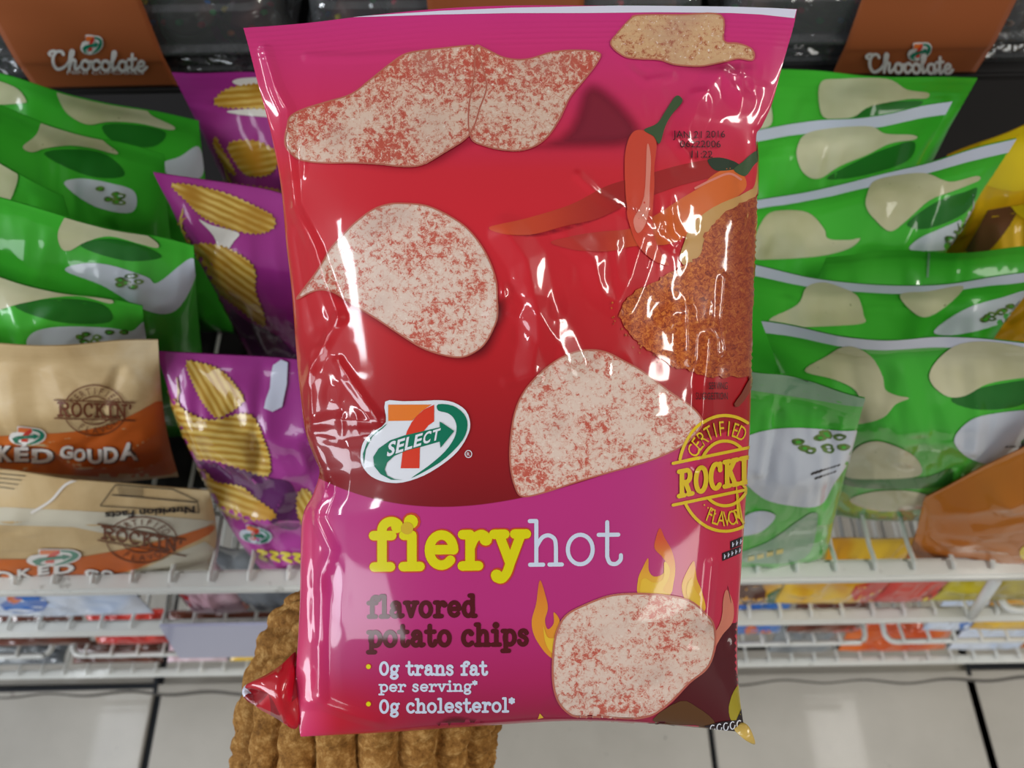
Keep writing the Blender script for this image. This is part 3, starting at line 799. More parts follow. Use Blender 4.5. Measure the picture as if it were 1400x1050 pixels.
CREASE = [   # polyline in print units, height in mm, half-width
 ([(362, 70), (378, 120), (397, 155), (401, 215), (410, 290), (445, 350), (462, 400), (478, 440)], 1.6, 9),
 ([(478, 440), (462, 468), (440, 500), (402, 560)], 1.3, 8), ([(410, 330), (424, 400), (440, 450)], -1.0, 12),
 ([(476, 496), (500, 530), (531, 570)], 1.2, 7), ([(413, 585), (470, 570), (531, 572)], 1.3, 9), ([(413, 585), (480, 596), (520, 590)], -1.0, 10),
 ([(413, 588), (440, 625), (455, 664)], 1.4, 9), ([(455, 664), (442, 700), (466, 740), (452, 780), (446, 860), (444, 940)], 1.7, 10),
 ([(434, 700), (436, 790), (440, 860)], -1.0, 9), ([(408, 955), (440, 950), (520, 975)], 0.9, 10),
 ([(694, 338), (718, 372), (730, 430), (732, 470), (726, 505)], 2.7, 19), ([(734, 440), (756, 470), (768, 500)], 2.6, 18),
 ([(768, 342), (800, 368), (812, 412), (832, 424), (848, 392), (862, 346)], 2.0, 15), ([(828, 350), (830, 392)], 1.5, 11),
 ([(676, 440), (690, 412), (700, 430)], 1.4, 10), ([(728, 515), (694, 522)], 0.9, 8),
 ([(932, 190), (955, 140), (982, 104), (1010, 140)], 2.4, 16), ([(914, 205), (932, 232)], 1.4, 10), ([(990, 100), (1030, 120), (1050, 124)], 0.8, 8),
 ([(783, 262), (810, 290), (850, 312), (905, 352)], 1.1, 7), ([(868, 322), (900, 322), (912, 340)], 1.0, 8),
 ([(974, 390), (970, 440), (976, 482)], 1.3, 8), ([(952, 470), (946, 520), (944, 560), (938, 620)], 2.2, 11), ([(893, 440), (920, 432), (922, 490)], 1.3, 12),
 ([(960, 760), (957, 800), (956, 840)], 1.1, 8), ([(420, 78), (480, 80), (560, 76)], 0.9, 7), ([(1000, 900), (985, 840), (1000, 780)], -1.4, 22),
 ([(940, 850), (985, 870), (1008, 865)], -1.6, 16), ([(760, 950), (840, 940), (900, 915)], -0.6, 14),
 ([(1005, 560), (990, 640), (1000, 720)], -0.8, 20), ([(1020, 200), (1000, 260), (1015, 340)], -1.0, 16), ([(860, 100), (880, 118), (915, 110)], 0.7, 8),
]
for pts, a_, w_ in CREASE:
    d_ = pl_dist(pts)
    H = H + a_ * 0.001 * (0.8 * np.clip(1 - d_ / (1.35 * w_), 0, 1) + 0.2 * np.exp(-(d_ / w_) ** 2)) * soft
SPOT = [(850, 520, 60, .8, 26), (905, 420, 50, 1.0, 24), (965, 150, 46, 1.0, 20), (890, 310, 55, 0.8, 18), (692, 420, 26, 1.1, 13), (455, 550, 48, 1.5, 24), (432, 470, 38, 1.4, 22), (740, 440, 60, 0.5, 22),
        (800, 380, 60, 0.5, 20), (950, 460, 60, 0.7, 26), (880, 120, 50, 0.5, 14), (440, 780, 40, 1.2, 26), (400, 210, 50, 1.0, 26), (1000, 110, 40, 0.7, 16)]
for i, (cx, cy, r, a_, sc_) in enumerate(SPOT):
    g = np.exp(-(((X - cx) / r) ** 2 + ((Y - cy) / r) ** 2))
    H = H + a_ * 0.001 * g * (ridge(X / sc_ + 3.1 * i, Y / (sc_ * 1.5), 40 + i) - 0.5) * soft
sidew = np.exp(-((X - Lc[:, None, 0]) / 60) ** 2) + 0.8 * np.exp(-((Rc[:, None, 0] - X) / 45) ** 2)
H = H + 0.0012 * sidew * (ridge(X / 46, Y / 90, 7) - 0.5) * soft
H = H + 0.0010 * (vnoise(X / 120, Y / 150, 3) - 0.5) * soft
crimp = sstep(14, 18, below) * (1 - sstep(50, 58, below)) * sstep(0, 40, X - 640) + 0.5 * sstep(2, 6, below) * (1 - sstep(40, 60, below)) * (1 - sstep(0, 60, X - 560))
H = H + 0.00028 * crimp * np.sin(below * 2 * math.pi / 7.2)
H = H + 0.0016 * np.sin(X / 92.0 + 0.6) * np.exp(-below / 26)
P0 = CAM + (AX + RT * ((X - 700) / FPX)[..., None] + UP * ((525 - Y) / FPX)[..., None]) * MAX_AX
main = Surf(P0 - AX * H[..., None])
backH = 0.024 * prof * vert
bag = empty('potato_chip_bag', P0[-1, NU // 2])
tag(bag, 'large glossy red and magenta fieryhot potato chip bag held up in front of the shelves', 'chip bag')
film_mesh('bag_film', main, P0 + AX * (backH - H * (1 - sstep(0, .3, vert * prof)) + 0.0008 )[..., None], M['film'], bag)

# ---- the print
def chip_print(pts, mat, shadow=None, smat='shadow', label=None, extra=None, edge_w=2.0):
    p = Print(main)
    if shadow: p.poly(shadow, smat, 1, soft=30)
    p.poly(pts, mat, 3, step=3.6)
    sp = smooth_poly(pts, 5); sp = np.concatenate([sp, sp[:1]])
    c = sp.mean(0); ring = c + (sp - c) * (1 - edge_w * .5 / np.hypot(*(sp - c).T).clip(1))[:, None]
    p.line(ring, edge_w, 'chip_edge', 4)
    if extra: extra(p)
    return p.build('printed_chip', bag, label)
CH_A = [(397, 159), (417, 149), (446, 140), (480, 129), (506, 109), (531, 89), (551, 75), (577, 69), (606, 66), (634, 63), (649, 64), (657, 80), (664, 103), (666, 123), (657, 149), (649, 174), (637, 191), (606, 211), (577, 227), (549, 229), (520, 226), (480, 224), (446, 224), (417, 221), (401, 214), (390, 197), (393, 171)]
CH_B = [(649, 64), (663, 67), (689, 79), (720, 81), (757, 71), (794, 69), (820, 73), (817, 86), (800, 109), (780, 134), (766, 163), (751, 186), (734, 200), (714, 207), (691, 207), (663, 201), (643, 189), (640, 150), (648, 100)]
CH_C = [(834, 61), (843, 46), (860, 27), (872, 21), (930, 20), (986, 21), (990, 56), (1008, 60), (1022, 64), (1031, 72), (1029, 83), (1009, 81), (986, 87), (957, 92), (923, 90), (900, 83), (866, 81), (849, 76)]
CH_D = [(406, 409), (417, 393), (434, 370), (451, 341), (469, 321), (486, 304), (509, 287), (531, 279), (554, 278), (583, 281), (611, 293), (637, 310), (657, 333), (671, 359), (679, 384), (681, 410), (679, 439), (666, 467), (651, 481), (631, 489), (606, 486), (577, 476), (549, 459), (514, 436), (486, 419), (457, 401), (440, 396), (424, 400)]
CH_E = [(714, 679), (703, 664), (697, 636), (697, 604), (703, 564), (717, 533), (740, 507), (769, 487), (797, 478), (826, 480), (854, 493), (883, 510), (917, 536), (946, 556), (960, 573), (957, 587), (940, 605), (911, 621), (877, 634), (831, 647), (789, 659), (746, 673)]
CH_F = [(755, 893), (760, 863), (773, 840), (800, 825), (833, 813), (867, 810), (907, 812), (943, 820), (967, 840), (977, 858), (977, 887), (967, 913), (943, 933), (920, 957), (893, 977), (860, 983), (827, 980), (800, 980), (780, 977), (763, 960), (755, 933)]
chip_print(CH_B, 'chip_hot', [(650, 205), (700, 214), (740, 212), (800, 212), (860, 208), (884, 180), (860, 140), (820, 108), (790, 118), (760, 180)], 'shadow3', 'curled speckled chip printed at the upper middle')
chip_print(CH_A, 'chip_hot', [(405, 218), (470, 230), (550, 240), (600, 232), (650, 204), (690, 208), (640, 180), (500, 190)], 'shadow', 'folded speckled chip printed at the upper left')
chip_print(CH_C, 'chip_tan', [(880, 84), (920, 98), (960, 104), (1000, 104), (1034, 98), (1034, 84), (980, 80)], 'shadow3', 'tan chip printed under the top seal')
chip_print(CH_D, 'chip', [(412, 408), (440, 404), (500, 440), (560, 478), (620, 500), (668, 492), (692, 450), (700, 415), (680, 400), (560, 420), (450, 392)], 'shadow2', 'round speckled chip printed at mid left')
chip_print(CH_E, 'chip', None, label='speckled chip printed at the centre above the magenta field')
fl = Print(main)
fl.poly([(738, 793), (746, 815), (749, 832), (745, 848), (749, 860), (757, 852), (757, 837), (765, 848), (764, 870), (760, 900), (752, 898), (742, 888), (730, 868), (727, 848), (733, 825)], 'flame', 1)
fl.poly([(743, 856), (748, 870), (757, 872), (764, 868), (762, 894), (752, 890), (745, 876)], 'flame_in', 2)
fl.build('printed_flame', bag)
fl = Print(main)
fl.poly([(902, 722), (909, 736), (918, 752), (923, 773), (921, 795), (913, 815), (875, 815), (872, 793), (879, 775), (886, 763), (887, 780), (894, 788), (905, 785), (912, 773), (905, 761), (895, 750), (896, 737)], 'flame_top', 1)
fl.poly([(908, 768), (915, 776), (914, 790), (906, 806), (912, 812), (878, 814), (876, 796), (882, 790), (893, 796), (906, 791)], 'flame_in', 2)
fl.build('printed_flame', bag)
fl = Print(main)
fl.poly([(948, 767), (951, 780), (953, 793), (960, 810), (964, 834), (945, 832), (935, 817), (932, 800), (938, 783)], 'flame_top', 1)
fl.poly([(946, 790), (949, 804), (957, 818), (955, 828), (940, 816), (939, 800)], 'flame_in', 2)
fl.poly([(993, 806), (1002, 825), (1001, 850), (987, 868), (974, 890), (962, 900), (968, 876), (982, 856), (987, 838), (988, 820)], 'flame_ghost', 2)
fl.build('printed_flame', bag)
cn = Print(main)
cn.poly([(880, 1000), (920, 960), (943, 935), (967, 913), (978, 890), (984, 868), (1000, 852), (1014, 858), (1016, 900), (1018, 940), (1024, 990), (1018, 1004), (940, 1000)], 'dark_corner', 1, 2)
cn.poly([(893, 982), (930, 958), (952, 966), (975, 984), (972, 998), (910, 996)], 'brownmix', 2, 3)
cn.poly([(1014, 932), (1003, 944), (996, 966), (999, 984), (1008, 986), (1018, 972), (1018, 940)], 'olive', 2, 3)
cn.poly([(962, 992), (985, 986), (1006, 984), (1014, 966), (1020, 968), (1023, 1004), (990, 1003)], 'black', 3, 0)
for k in range(5): cn.line(ell(974 + k * 9, 995 - k * 1.4, 3.2, 5, 0, 300, 10), 1.4, 'white', 4)
cn.poly([(738, 975), (734, 986), (748, 986)], 'flame_in', 1, 0)
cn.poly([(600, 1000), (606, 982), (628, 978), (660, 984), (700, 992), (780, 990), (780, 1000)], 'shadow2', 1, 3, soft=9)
cn.build('printed_corner', bag, 'dark red and olive print at the lower right corner')
chip_print(CH_F, 'chip', None, label='speckled chip printed among flames at the bottom', edge_w=2.5)

pp = Print(main)
pp.poly([(669, 311), (711, 301), (760, 287), (789, 276), (831, 254), (880, 240), (930, 226), (969, 219), (984, 226), (980, 240), (930, 254), (880, 272), (857, 280), (817, 299), (774, 309), (726, 321), (689, 320)], 'pepper', 2)
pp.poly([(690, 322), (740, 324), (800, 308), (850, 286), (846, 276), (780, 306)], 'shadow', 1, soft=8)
pp.poly([(967, 219), (984, 216), (1005, 222), (1010, 230), (988, 234), (975, 232)], 'stem_dark', 3)
pp.build('printed_pepper', bag, 'long red pepper print lying to the left')
pp = Print(main)
pp.poly([(753, 331), (783, 323), (820, 317), (860, 313), (894, 296), (929, 273), (957, 256), (974, 240), (997, 230), (1015, 238), (1019, 257), (1000, 274), (972, 292), (946, 316), (917, 333), (866, 337), (831, 344), (797, 343), (774, 339)], 'pepper_orange', 3)
pp.line(crv((950, 258), (974, 246), (996, 238), (1012, 246)), 3, 'pepper_shine', 4)
pp.poly([(1002, 232), (1014, 222), (1034, 206), (1040, 214), (1030, 226), (1020, 240), (1012, 240)], 'stem', 4)
pp.build('printed_pepper', bag, 'orange pepper print behind the spice bowl')
pp = Print(main)
pp.poly([(860, 189), (871, 179), (889, 183), (897, 197), (894, 229), (894, 257), (891, 300), (894, 325), (903, 347), (914, 363), (894, 357), (874, 339), (860, 307), (856, 279), (854, 250), (854, 214)], 'pepper_light', 5)
pp.poly([(884, 200), (889, 215), (888, 250), (884, 300), (872, 320), (866, 300), (880, 270)], 'pepper_shine', 6)
pp.poly([(923, 133), (931, 135), (932, 142), (918, 158), (909, 174), (901, 198), (893, 188), (880, 179), (898, 170), (910, 152)], 'stem', 6)
pp.build('printed_pepper', bag, 'upright red pepper print with green stem')
sp = Print(main)
sp.poly([(933, 362), (934, 333), (946, 307), (974, 284), (1010, 268), (1040, 256), (1042, 300), (1000, 360)], 'wood', 4, 3)
rnd = random.Random(5)
heap = resample([(957, 345), (944, 358), (917, 373), (877, 393), (854, 410), (845, 427), (860, 456), (889, 481), (917, 501), (946, 507), (969, 516), (1030, 514), (1040, 393), (1044, 264), (1010, 278), (985, 294), (962, 318)], 5)
heap = np.array([p + (np.array([rnd.uniform(-2.2, 2.2), rnd.uniform(-2.2, 2.2)]) if p[0] < 1020 else 0) for p in heap])
sp.poly(heap, 'spice', 5, 0)
for k in range(46):
    x = rnd.uniform(836, 900); y = 430 + (x - 845) * 0.95 + rnd.gauss(4, 12)
    v, t = disc((x, y), rnd.uniform(0.8, 2.0), 5); sp.add(v, t, 'spice', 4)
sp.poly([(1002, 552), (1012, 538), (1024, 516), (1030, 516), (1022, 538), (1008, 556)], 'wood_dark', 6, 2)
sp.build('printed_spice_bowl', bag, 'heap of orange ground spice in a wooden bowl print')

def c5(pts): return [(380 + x / 3.5, 500 + y / 3.5) for x, y in pts]
lg = Print(main)
lg.poly(c5([(515, 172), (600, 170), (700, 168), (770, 165), (840, 175), (900, 215), (921, 280), (905, 340), (860, 410), (790, 470), (700, 525), (600, 558), (520, 557), (450, 530), (408, 480), (398, 430), (410, 370), (450, 320), (516, 268)]), 'white', 4, 3)
lg.poly(c5([(768, 184), (840, 192), (892, 232), (908, 285), (885, 355), (805, 440), (720, 497), (640, 537), (720, 480), (800, 410), (845, 345), (856, 292), (842, 250), (812, 226), (768, 214)]), 'lgreen', 5, 3)
lg.poly(c5([(525, 277), (455, 340), (424, 400), (414, 470), (410, 420), (432, 360), (470, 318), (512, 282)]), 'lgreen', 5, 0)
lg.poly(c5([(530, 186), (738, 186), (690, 216), (645, 262), (530, 264)]), 'lorange', 5, 0)
lg.poly(c5([(749, 186), (749, 266), (722, 285), (700, 312), (688, 350), (681, 400), (679, 490), (590, 490), (598, 420), (606, 360), (620, 312), (642, 270), (668, 238), (700, 210)]), 'lred', 5, 0)
lg.poly(c5([(600, 546), (545, 545), (495, 518), (464, 478), (460, 435), (485, 395), (540, 356), (610, 332), (690, 314), (776, 294), (776, 266), (845, 312), (780, 392), (776, 362), (700, 384), (620, 404), (560, 430), (525, 462), (514, 495), (526, 525), (560, 542)]), 'lgreen', 6, 0)
sl = [(525, 432, 66), (780, 354, 46)]
def logo_fn(x, y): return (x, y)
for i, ch in enumerate('SELECT'):
    x0 = 524 + i * 42.5; b = 432 - i * 15 + (i * i) * 0.15; hh = 62 - i * 2.6
    lg.sans(ch, 380 + x0 / 3.5, 500 + b / 3.5, 380 + (x0 + 36) / 3.5, hh / 3.5, 'white', 7, slope=-0.30, bold=0.03, shear=0.18)
lg.line(c5(ell(912, 422, 16, 17, 0, 360, 20)), 1.1, 'white', 3); lg.sans('R', 638.5, 623.2, 642.5, 5, 'white', 3)
lg.build('printed_logo', bag, 'white oval logo with orange red 7 and green SELECT arrow')

se = Print(main)
stamp(se, 990, 647, 63, 79, 'seal_yellow', 4, -0.21, 4.2, "ROCKI", clip=1023, hw=1.12, hh=0.36, th=0.42, up=(150, 62), dn=(246, 291))
for k in range(4): v, t = disc((962 + k * 5, 690 + k * 4), 1.1, 8); se.add(v, t, 'seal_yellow', 4)
se.build('printed_seal', bag, 'yellow CERTIFIED ROCKIN FLAVOR seal print')

tt = Print(main)
def title(pr, txt, x0, y0, x1, h, w, mat, ol=None, olw=0, slope=0.0, layer=1, dot=None):
    if ol: pr.letters(txt, x0, y0, x1, h, w + olw, ol, layer - 1, slope)
    pr.letters(txt, x0, y0, x1, h, w, mat, layer, slope)
title(tt, 'fiery', 506, 775, 722, 45, 13.0, 'yellow', 'outline', 4.0, -0.012, layer=2)
v, t = disc((557, 722), 8.4, 20); tt.add(v, t, 'gold', 3)
title(tt, 'hot', 722, 772, 852, 42, 5.6, 'pale', None, 0, -0.010)
tt.build('printed_title', bag, 'yellow and white fieryhot lettering')
tt = Print(main)
title(tt, 'flavored', 502, 843, 652, 19.5, 6.4, 'maroon', None, 0, -0.008)
title(tt, 'potato chips', 502, 883, 724, 19.5, 6.4, 'maroon', None, 0, -0.010)
tt.build('printed_subtitle', bag, 'maroon flavored potato chips lettering')
tt = Print(main)
for cy in (911, 962):
    v, t = disc((504, cy), 4.2, 14); tt.add(v, t, 'outline', 1); v, t = disc((504, cy), 3.2, 14); tt.add(v, t, 'yellow', 2)
title(tt, '0g trans fat', 518, 922, 667, 12.5, 3.6, 'pale', None, 0, 0.0)
title(tt, 'per serving*', 518, 945, 653, 9.5, 2.6, 'pale', None, 0, -0.006)
title(tt, '0g cholesterol*', 518, 974, 704, 12.5, 3.5, 'pale', None, 0, -0.010)
tt.build('printed_bullets', bag, 'pale bullet lines about trans fat and cholesterol')
tt = Print(main)
tt.sans('JAN 21 2016', 920, 190, 990, 9.5, 'black', 7, -0.01); tt.sans('06222006', 929, 203, 984, 9.5, 'black', 7, 0.0); tt.sans('11:22', 944, 217, 973, 9.5, 'black', 7, 0.0)
tt.build('printed_date', bag, 'black stamped date code')
tt = Print(main)
tt.sans('SERVING', 967, 532, 993, 9.5, 'black', 7); tt.sans('SUGGESTION', 951, 546, 993, 9.5, 'black', 7)
tt.build('printed_small_text', bag)
tt = Print(main)
for q, n_ in (([(998, 740), (1015, 733), (1013, 745), (998, 751)], 3), ([(987, 756), (1013, 746), (1012, 756), (987, 767)], 5)):
    tt.poly(q, 'black', 2, 0)
    for k in range(n_):
        f = (k + .5) / n_; a = np.array(q[0]) * (1 - f) + np.array(q[1]) * f; b_ = np.array(q[3]) * (1 - f) + np.array(q[2]) * f
        tt.line([a * .75 + b_ * .25, a * .25 + b_ * .75, a * .6 + b_ * .4 + np.array([1.6, 0])], 1.0, 'pale', 3)
tt.build('printed_panel', bag, 'small black panel with tiny pale text at the right edge')
st = Print(main)
st.poly([(470, 24), (540, 19), (600, 15), (700, 10.6), (800, 8.6), (900, 6.8), (1000, 7.5), (1089, 13), (1086, 25), (1040, 20), (1000, 18), (900, 17), (800, 18), (700, 18), (600, 20), (540, 22)], 'strip', 1, 0, 4)
st.build('seal_edge', bag, 'white uncoloured edge of the top seal')

# folded lower left corner and pointed lower right corner, both stand away from the film
def facets(name, pts, faces, mats, idx, parent, label=None, thick=0.0015):
    P = [WA(*p) for p in pts]
    o = mesh_obj(name, P, faces, mats, parent, idx, False)
    sb = o.modifiers.new('soft', 'SUBSURF'); sb.levels = sb.render_levels = 2; sb.subdivision_type = 'CATMULL_CLARK'
    for p_ in o.data.polygons: p_.use_smooth = True
    md = o.modifiers.new('film', 'SOLIDIFY'); md.thickness = thick; md.offset = 0
    if label: o['label'] = label
    return o
facets('folded_corner',
       [(407, 885, .326), (404, 902, .322), (383, 915, .318), (352, 930, .318), (333, 936, .322), (331, 952, .324), (352, 966, .318), (372, 976, .322), (388, 985, .318), (411, 1006, .320), (372, 945, .312), (385, 950, .310), (396, 960, .316), (345, 944, .330), (407, 950, .318)],
       [(0, 1, 2), (1, 11, 2), (2, 11, 10), (2, 10, 3), (3, 10, 4), (4, 10, 13), (4, 13, 5), (13, 10, 6), (5, 13, 6), (10, 7, 6), (10, 11, 8), (10, 8, 7), (11, 12, 8), (8, 12, 9), (12, 14, 9), (1, 14, 12), (1, 12, 11)],
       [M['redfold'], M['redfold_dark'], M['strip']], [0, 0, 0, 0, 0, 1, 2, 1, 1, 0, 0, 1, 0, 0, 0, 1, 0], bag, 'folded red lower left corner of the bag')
facets('corner_tip', [(1000, 996, .321), (1019, 984, .319), (1028, 1004, .316), (1034, 1018, .32), (1024, 1014, .318), (1012, 1006, .315)],
       [(0, 5, 1), (1, 5, 2), (5, 4, 2), (4, 3, 2)], [M['tip']], None, bag, 'pale yellow pointed lower right corner')

# ================================================================== arm that holds the bag from behind
def arm():
    root_v = [(470, 1400, .440, .022), (485, 1250, .426, .022), (500, 1060, .416, .022), (530, 930, .407, .021), (560, 850, .398, .020),
              (590, 780, .388, .022), (620, 720, .380, .024), (640, 680, .376, .020)]
    V = [tuple(WA(a, b, c)) for a, b, c, r in root_v]; R = [r for *_, r in root_v]
    E = [(i, i + 1) for i in range(len(V) - 1)]
    base = [(5, [(690, 770, .366), (730, 730, .358), (748, 690, .356)], .0105),            # thumb
            (7, [(600, 640, .364), (590, 590, .360), (588, 550, .359)], .0085),
            (7, [(630, 630, .364), (628, 570, .359), (630, 520, .358)], .0090),
            (7, [(660, 632, .364), (666, 575, .359), (672, 530, .358)], .0090),
            (7, [(688, 645, .364), (704, 600, .360), (714, 562, .359)], .0082)]
    for k, chain, r in base:
        prev = k
        for i, p in enumerate(chain):
            V.append(tuple(WA(*p))); R.append(r * (1 - 0.10 * i)); E.append((prev, len(V) - 1)); prev = len(V) - 1
    me = bpy.data.meshes.new('person'); me.from_pydata(V, E, []); me.materials.append(M['skin'])
    o = link(bpy.data.objects.new('person', me))
    o.modifiers.new('skin', 'SKIN'); 
    for i, sv in enumerate(me.skin_vertices[0].data): sv.radius = (R[i], R[i]); sv.use_root = (i == 0)
    o.modifiers.new('smooth', 'SUBSURF').levels = 2; o.modifiers['smooth'].render_levels = 2
    o.modifiers['skin'].use_smooth_shade = True
    return o
person = arm()
tag(person, 'arm in a brown knit sleeve reaching up behind the red bag to hold it', 'person')
path = smooth_poly([(470, 1420, .44), (482, 1240, .425), (490, 1120, .418), (496, 1050, .415), (503, 985, .412), (526, 915, .406), (548, 868, .402), (566, 835, .398)], 20, False)
half = np.interp(np.linspace(0, 1, len(path)), [0, .3, .43, .57, .72, .86, .94, 1], [188, 180, 175, 173, 166, 138, 112, 78]) * .41 / FPX
NT_, NA = len(path), 420
cen = np.array([WA(*p) for p in path]); T_ = np.gradient(cen, axis=0); T_ /= np.linalg.norm(T_, axis=1)[:, None]
Vs = []
ang = np.linspace(0, 2 * math.pi, NA, endpoint=False)
for i in range(NT_):
    side = np.cross(T_[i], -AX); side /= np.linalg.norm(side); dep = np.cross(side, T_[i])
    ph = ang * 18 / (2 * math.pi) + 0.15 * math.sin(i * .11)
    rib = np.abs(np.cos(ph * math.pi)) ** 0.55
    k_ = np.floor(ph + .5)
    cable = np.abs(np.sin(i * 0.34 + (ph - k_) * 2.6 + k_ * 1.9)) ** .6
    rr = 0.0064 * rib + 0.0034 * rib * cable + 0.0016 * (vnoise(ang * 26 + 7, np.full(NA, i * 0.45), 31) - .5)
    Vs.append(cen[i] + np.cos(ang)[:, None] * side * (half[i] - .0065 + rr)[:, None] + np.sin(ang)[:, None] * dep * (half[i] * 0.54 - .0055 + rr)[:, None])
Vs = np.concatenate(Vs); g = np.arange(NT_ * NA).reshape(NT_, NA); g2 = np.roll(g, -1, 1)
Fs = np.stack([g[:-1], g2[:-1], g2[1:], g[1:]], -1).reshape(-1, 4)
sl_o = mesh_obj('knit_sleeve', Vs, Fs, M['knit'], person); sl_o['label'] = 'chunky brown ribbed knit cuff'

# ================================================================== bags on the shelf
def bilin(c, u, v):
    TL, TR, BR, BL = [np.asarray(q, float) for q in c]
    return (1 - v)[..., None] * ((1 - u)[..., None] * TL + u[..., None] * TR) + v[..., None] * ((1 - u)[..., None] * BL + u[..., None] * BR)
class ShelfBag:
    def __init__(s, name, corners, film, label, cat='chip bag', group=None, thick=0.028, seed=1, seal=0.12, wav=0.004, crump=0.0042, sag=0.0, nu=84, nv=110, flop=0.0, pinch=0.03, pw=2.4, bev=0.55, bottom=0.86, back_k=0.03, topfold=None):
        u, v = np.meshgrid(np.linspace(0, 1, nu + 1), np.linspace(0, 1, nv + 1))
        pi_ = pinch * np.sin(np.pi * v)
        uu = u + (0.5 - u) * 2 * pi_ * 0.5
        P = bilin(corners, uu, v)
        TL, TR, BR, BL = [np.asarray(q, float) for q in corners]
        n = np.cross(BL - TL + BR - TR, TR - TL + BR - BL); n /= np.linalg.norm(n)
        if n @ AX > 0: n = -n
        dn = (BL + BR - TL - TR); dn /= np.linalg.norm(dn)
        pr = np.clip(1 - np.abs(2 * u - 1) ** pw, 0, 1) ** bev
        ve = sstep(seal * .40, seal + .15, v) * np.clip(1 - np.clip((v - .62) / .38, 0, 1) ** 2.4, 0, 1) ** .6
        ve = np.where(v > .985, np.minimum(ve, .1), ve)
        h = thick * pr * ve
        soft = np.clip(np.minimum(np.minimum(u, 1 - u) * 8, np.minimum(v * 6, (1 - v) * 6)), 0, 1)
        wob = wav * (vnoise(u * 3.2 + seed, v * 1.2, seed) - .5) * 2 * np.exp(-v / (seal + .06))
        cr = crump * (ridge(u * 4.2 + seed * 1.7, v * 4.6 + seed, seed + 5) - .5) * soft * (0.55 + 0.9 * np.abs(2 * u - 1)) + crump * .45 * (ridge(u * 9 + seed, v * 8, seed + 9) - .5) * soft + 0.0011 * (ridge(u * 15 + seed * 3, v * 13 + (u * 5), seed + 13) - .5) * soft * sstep(.45, .7, vnoise(u * 4 + seed, v * 5, seed + 77))
        rp = random.Random(seed * 7 + 1)
        for k in range(9):
            ua = rp.uniform(.08, .92); va = seal * .8 if k < 6 else rp.uniform(.3, .7); ub = ua + rp.uniform(-.14, .14); vb = va + rp.uniform(.10, .32)
            dx, dy = ub - ua, (vb - va) * 1.5; tt_ = np.clip(((u - ua) * dx + (v - va) * 1.5 * dy) / (dx * dx + dy * dy), 0, 1)
            dd = np.hypot(u - ua - tt_ * dx, (v - va) * 1.5 - tt_ * dy)
            cr = cr + rp.choice((1, 1, -1)) * crump * rp.uniform(.35, .75) * np.clip(1 - dd / rp.uniform(.03, .07), 0, 1) * soft
        cm = np.sin(v * 2 * math.pi / 0.016) * 0.00022 * sstep(.012, .02, v) * (1 - sstep(seal * .75, seal * .9, v))
        tilt = flop * np.exp(-v / (seal + .1))               # top edge bends towards or away from the viewer
        front = P + n * (h + wob + cr + cm + tilt)[..., None] + dn * (sag * np.sin(np.pi * u) * np.exp(-v * 3))[..., None]
        backp = front - n * (h * (1 + back_k) + 0.0008)[..., None]
        s.surf = Surf(front); s.root = empty(name, (BL + BR) / 2)
        tag(s.root, label, cat, group)
        film_mesh('bag_film', s.surf, backp, M[film], s.root)
        s.pr = Print(s.surf, 0.00022)
    def done(s, label=None):
        o = s.pr.build('printed_artwork', s.root, label)
    def strip(s, h=0.040):
        st = Print(s.surf, 0.00022); e = s.surf.px
        nu = s.surf.nu; nv = s.surf.nv
        r = max(1, int(round(h * nv))); top = e[0]; low = e[r]
        v = np.concatenate([top, low]); k = len(top); t = []
        for i in range(k - 1): t += [(i, i + 1, k + i + 1), (i, k + i + 1, k + i)]
        st.add(v, np.array(t), 'bstrip', 1); st.build('seal_strip', s.root)
def onions(pr, cx, cy, w, h, rot=0.0, n=9, seed=0, layer=4, size=8):
    r = random.Random(seed)
    for k in range(n):
        x = cx + r.uniform(-w, w); y = cy + r.uniform(-h, h) + (x - cx) * rot
        a = r.uniform(0, 3); p = [(x + math.cos(t + a) * size * (1 + .25 * (i % 2)), y + math.sin(t + a) * size * .62) for i, t in enumerate(np.linspace(0, 2 * math.pi, 7)[:-1])]
        pr.poly(p, 'onion', layer, 2, 4)
        pr.poly([(x + (q[0] - x) * .4, y + (q[1] - y) * .35) for q in p], 'gwhite' if k % 3 == 0 else 'green', layer + 1, 0, 4)
def stand(tl, tr, Y, dY=0.03, z=None, Y2=None, spread=1.0, shift=0.0):
    """corners of a bag that stands on the shelf: top corners by sight line, bottom on the wires"""
    TL = W(tl[0], tl[1], Y); TR = W(tr[0], tr[1], Y2 if Y2 else Y); zb = (ZR[0] + .006) if z is None else z
    cx = (TL[0] + TR[0]) / 2
    BL = np.array([cx + (TL[0] - cx) * spread, Y - dY, zb]); BR = np.array([cx + (TR[0] - cx) * spread, (Y2 or Y) - dY, zb])
    BL[0] += shift; BR[0] += shift
    return TL, TR, BR, BL
GG = 'green onion chip bags on the shelf'
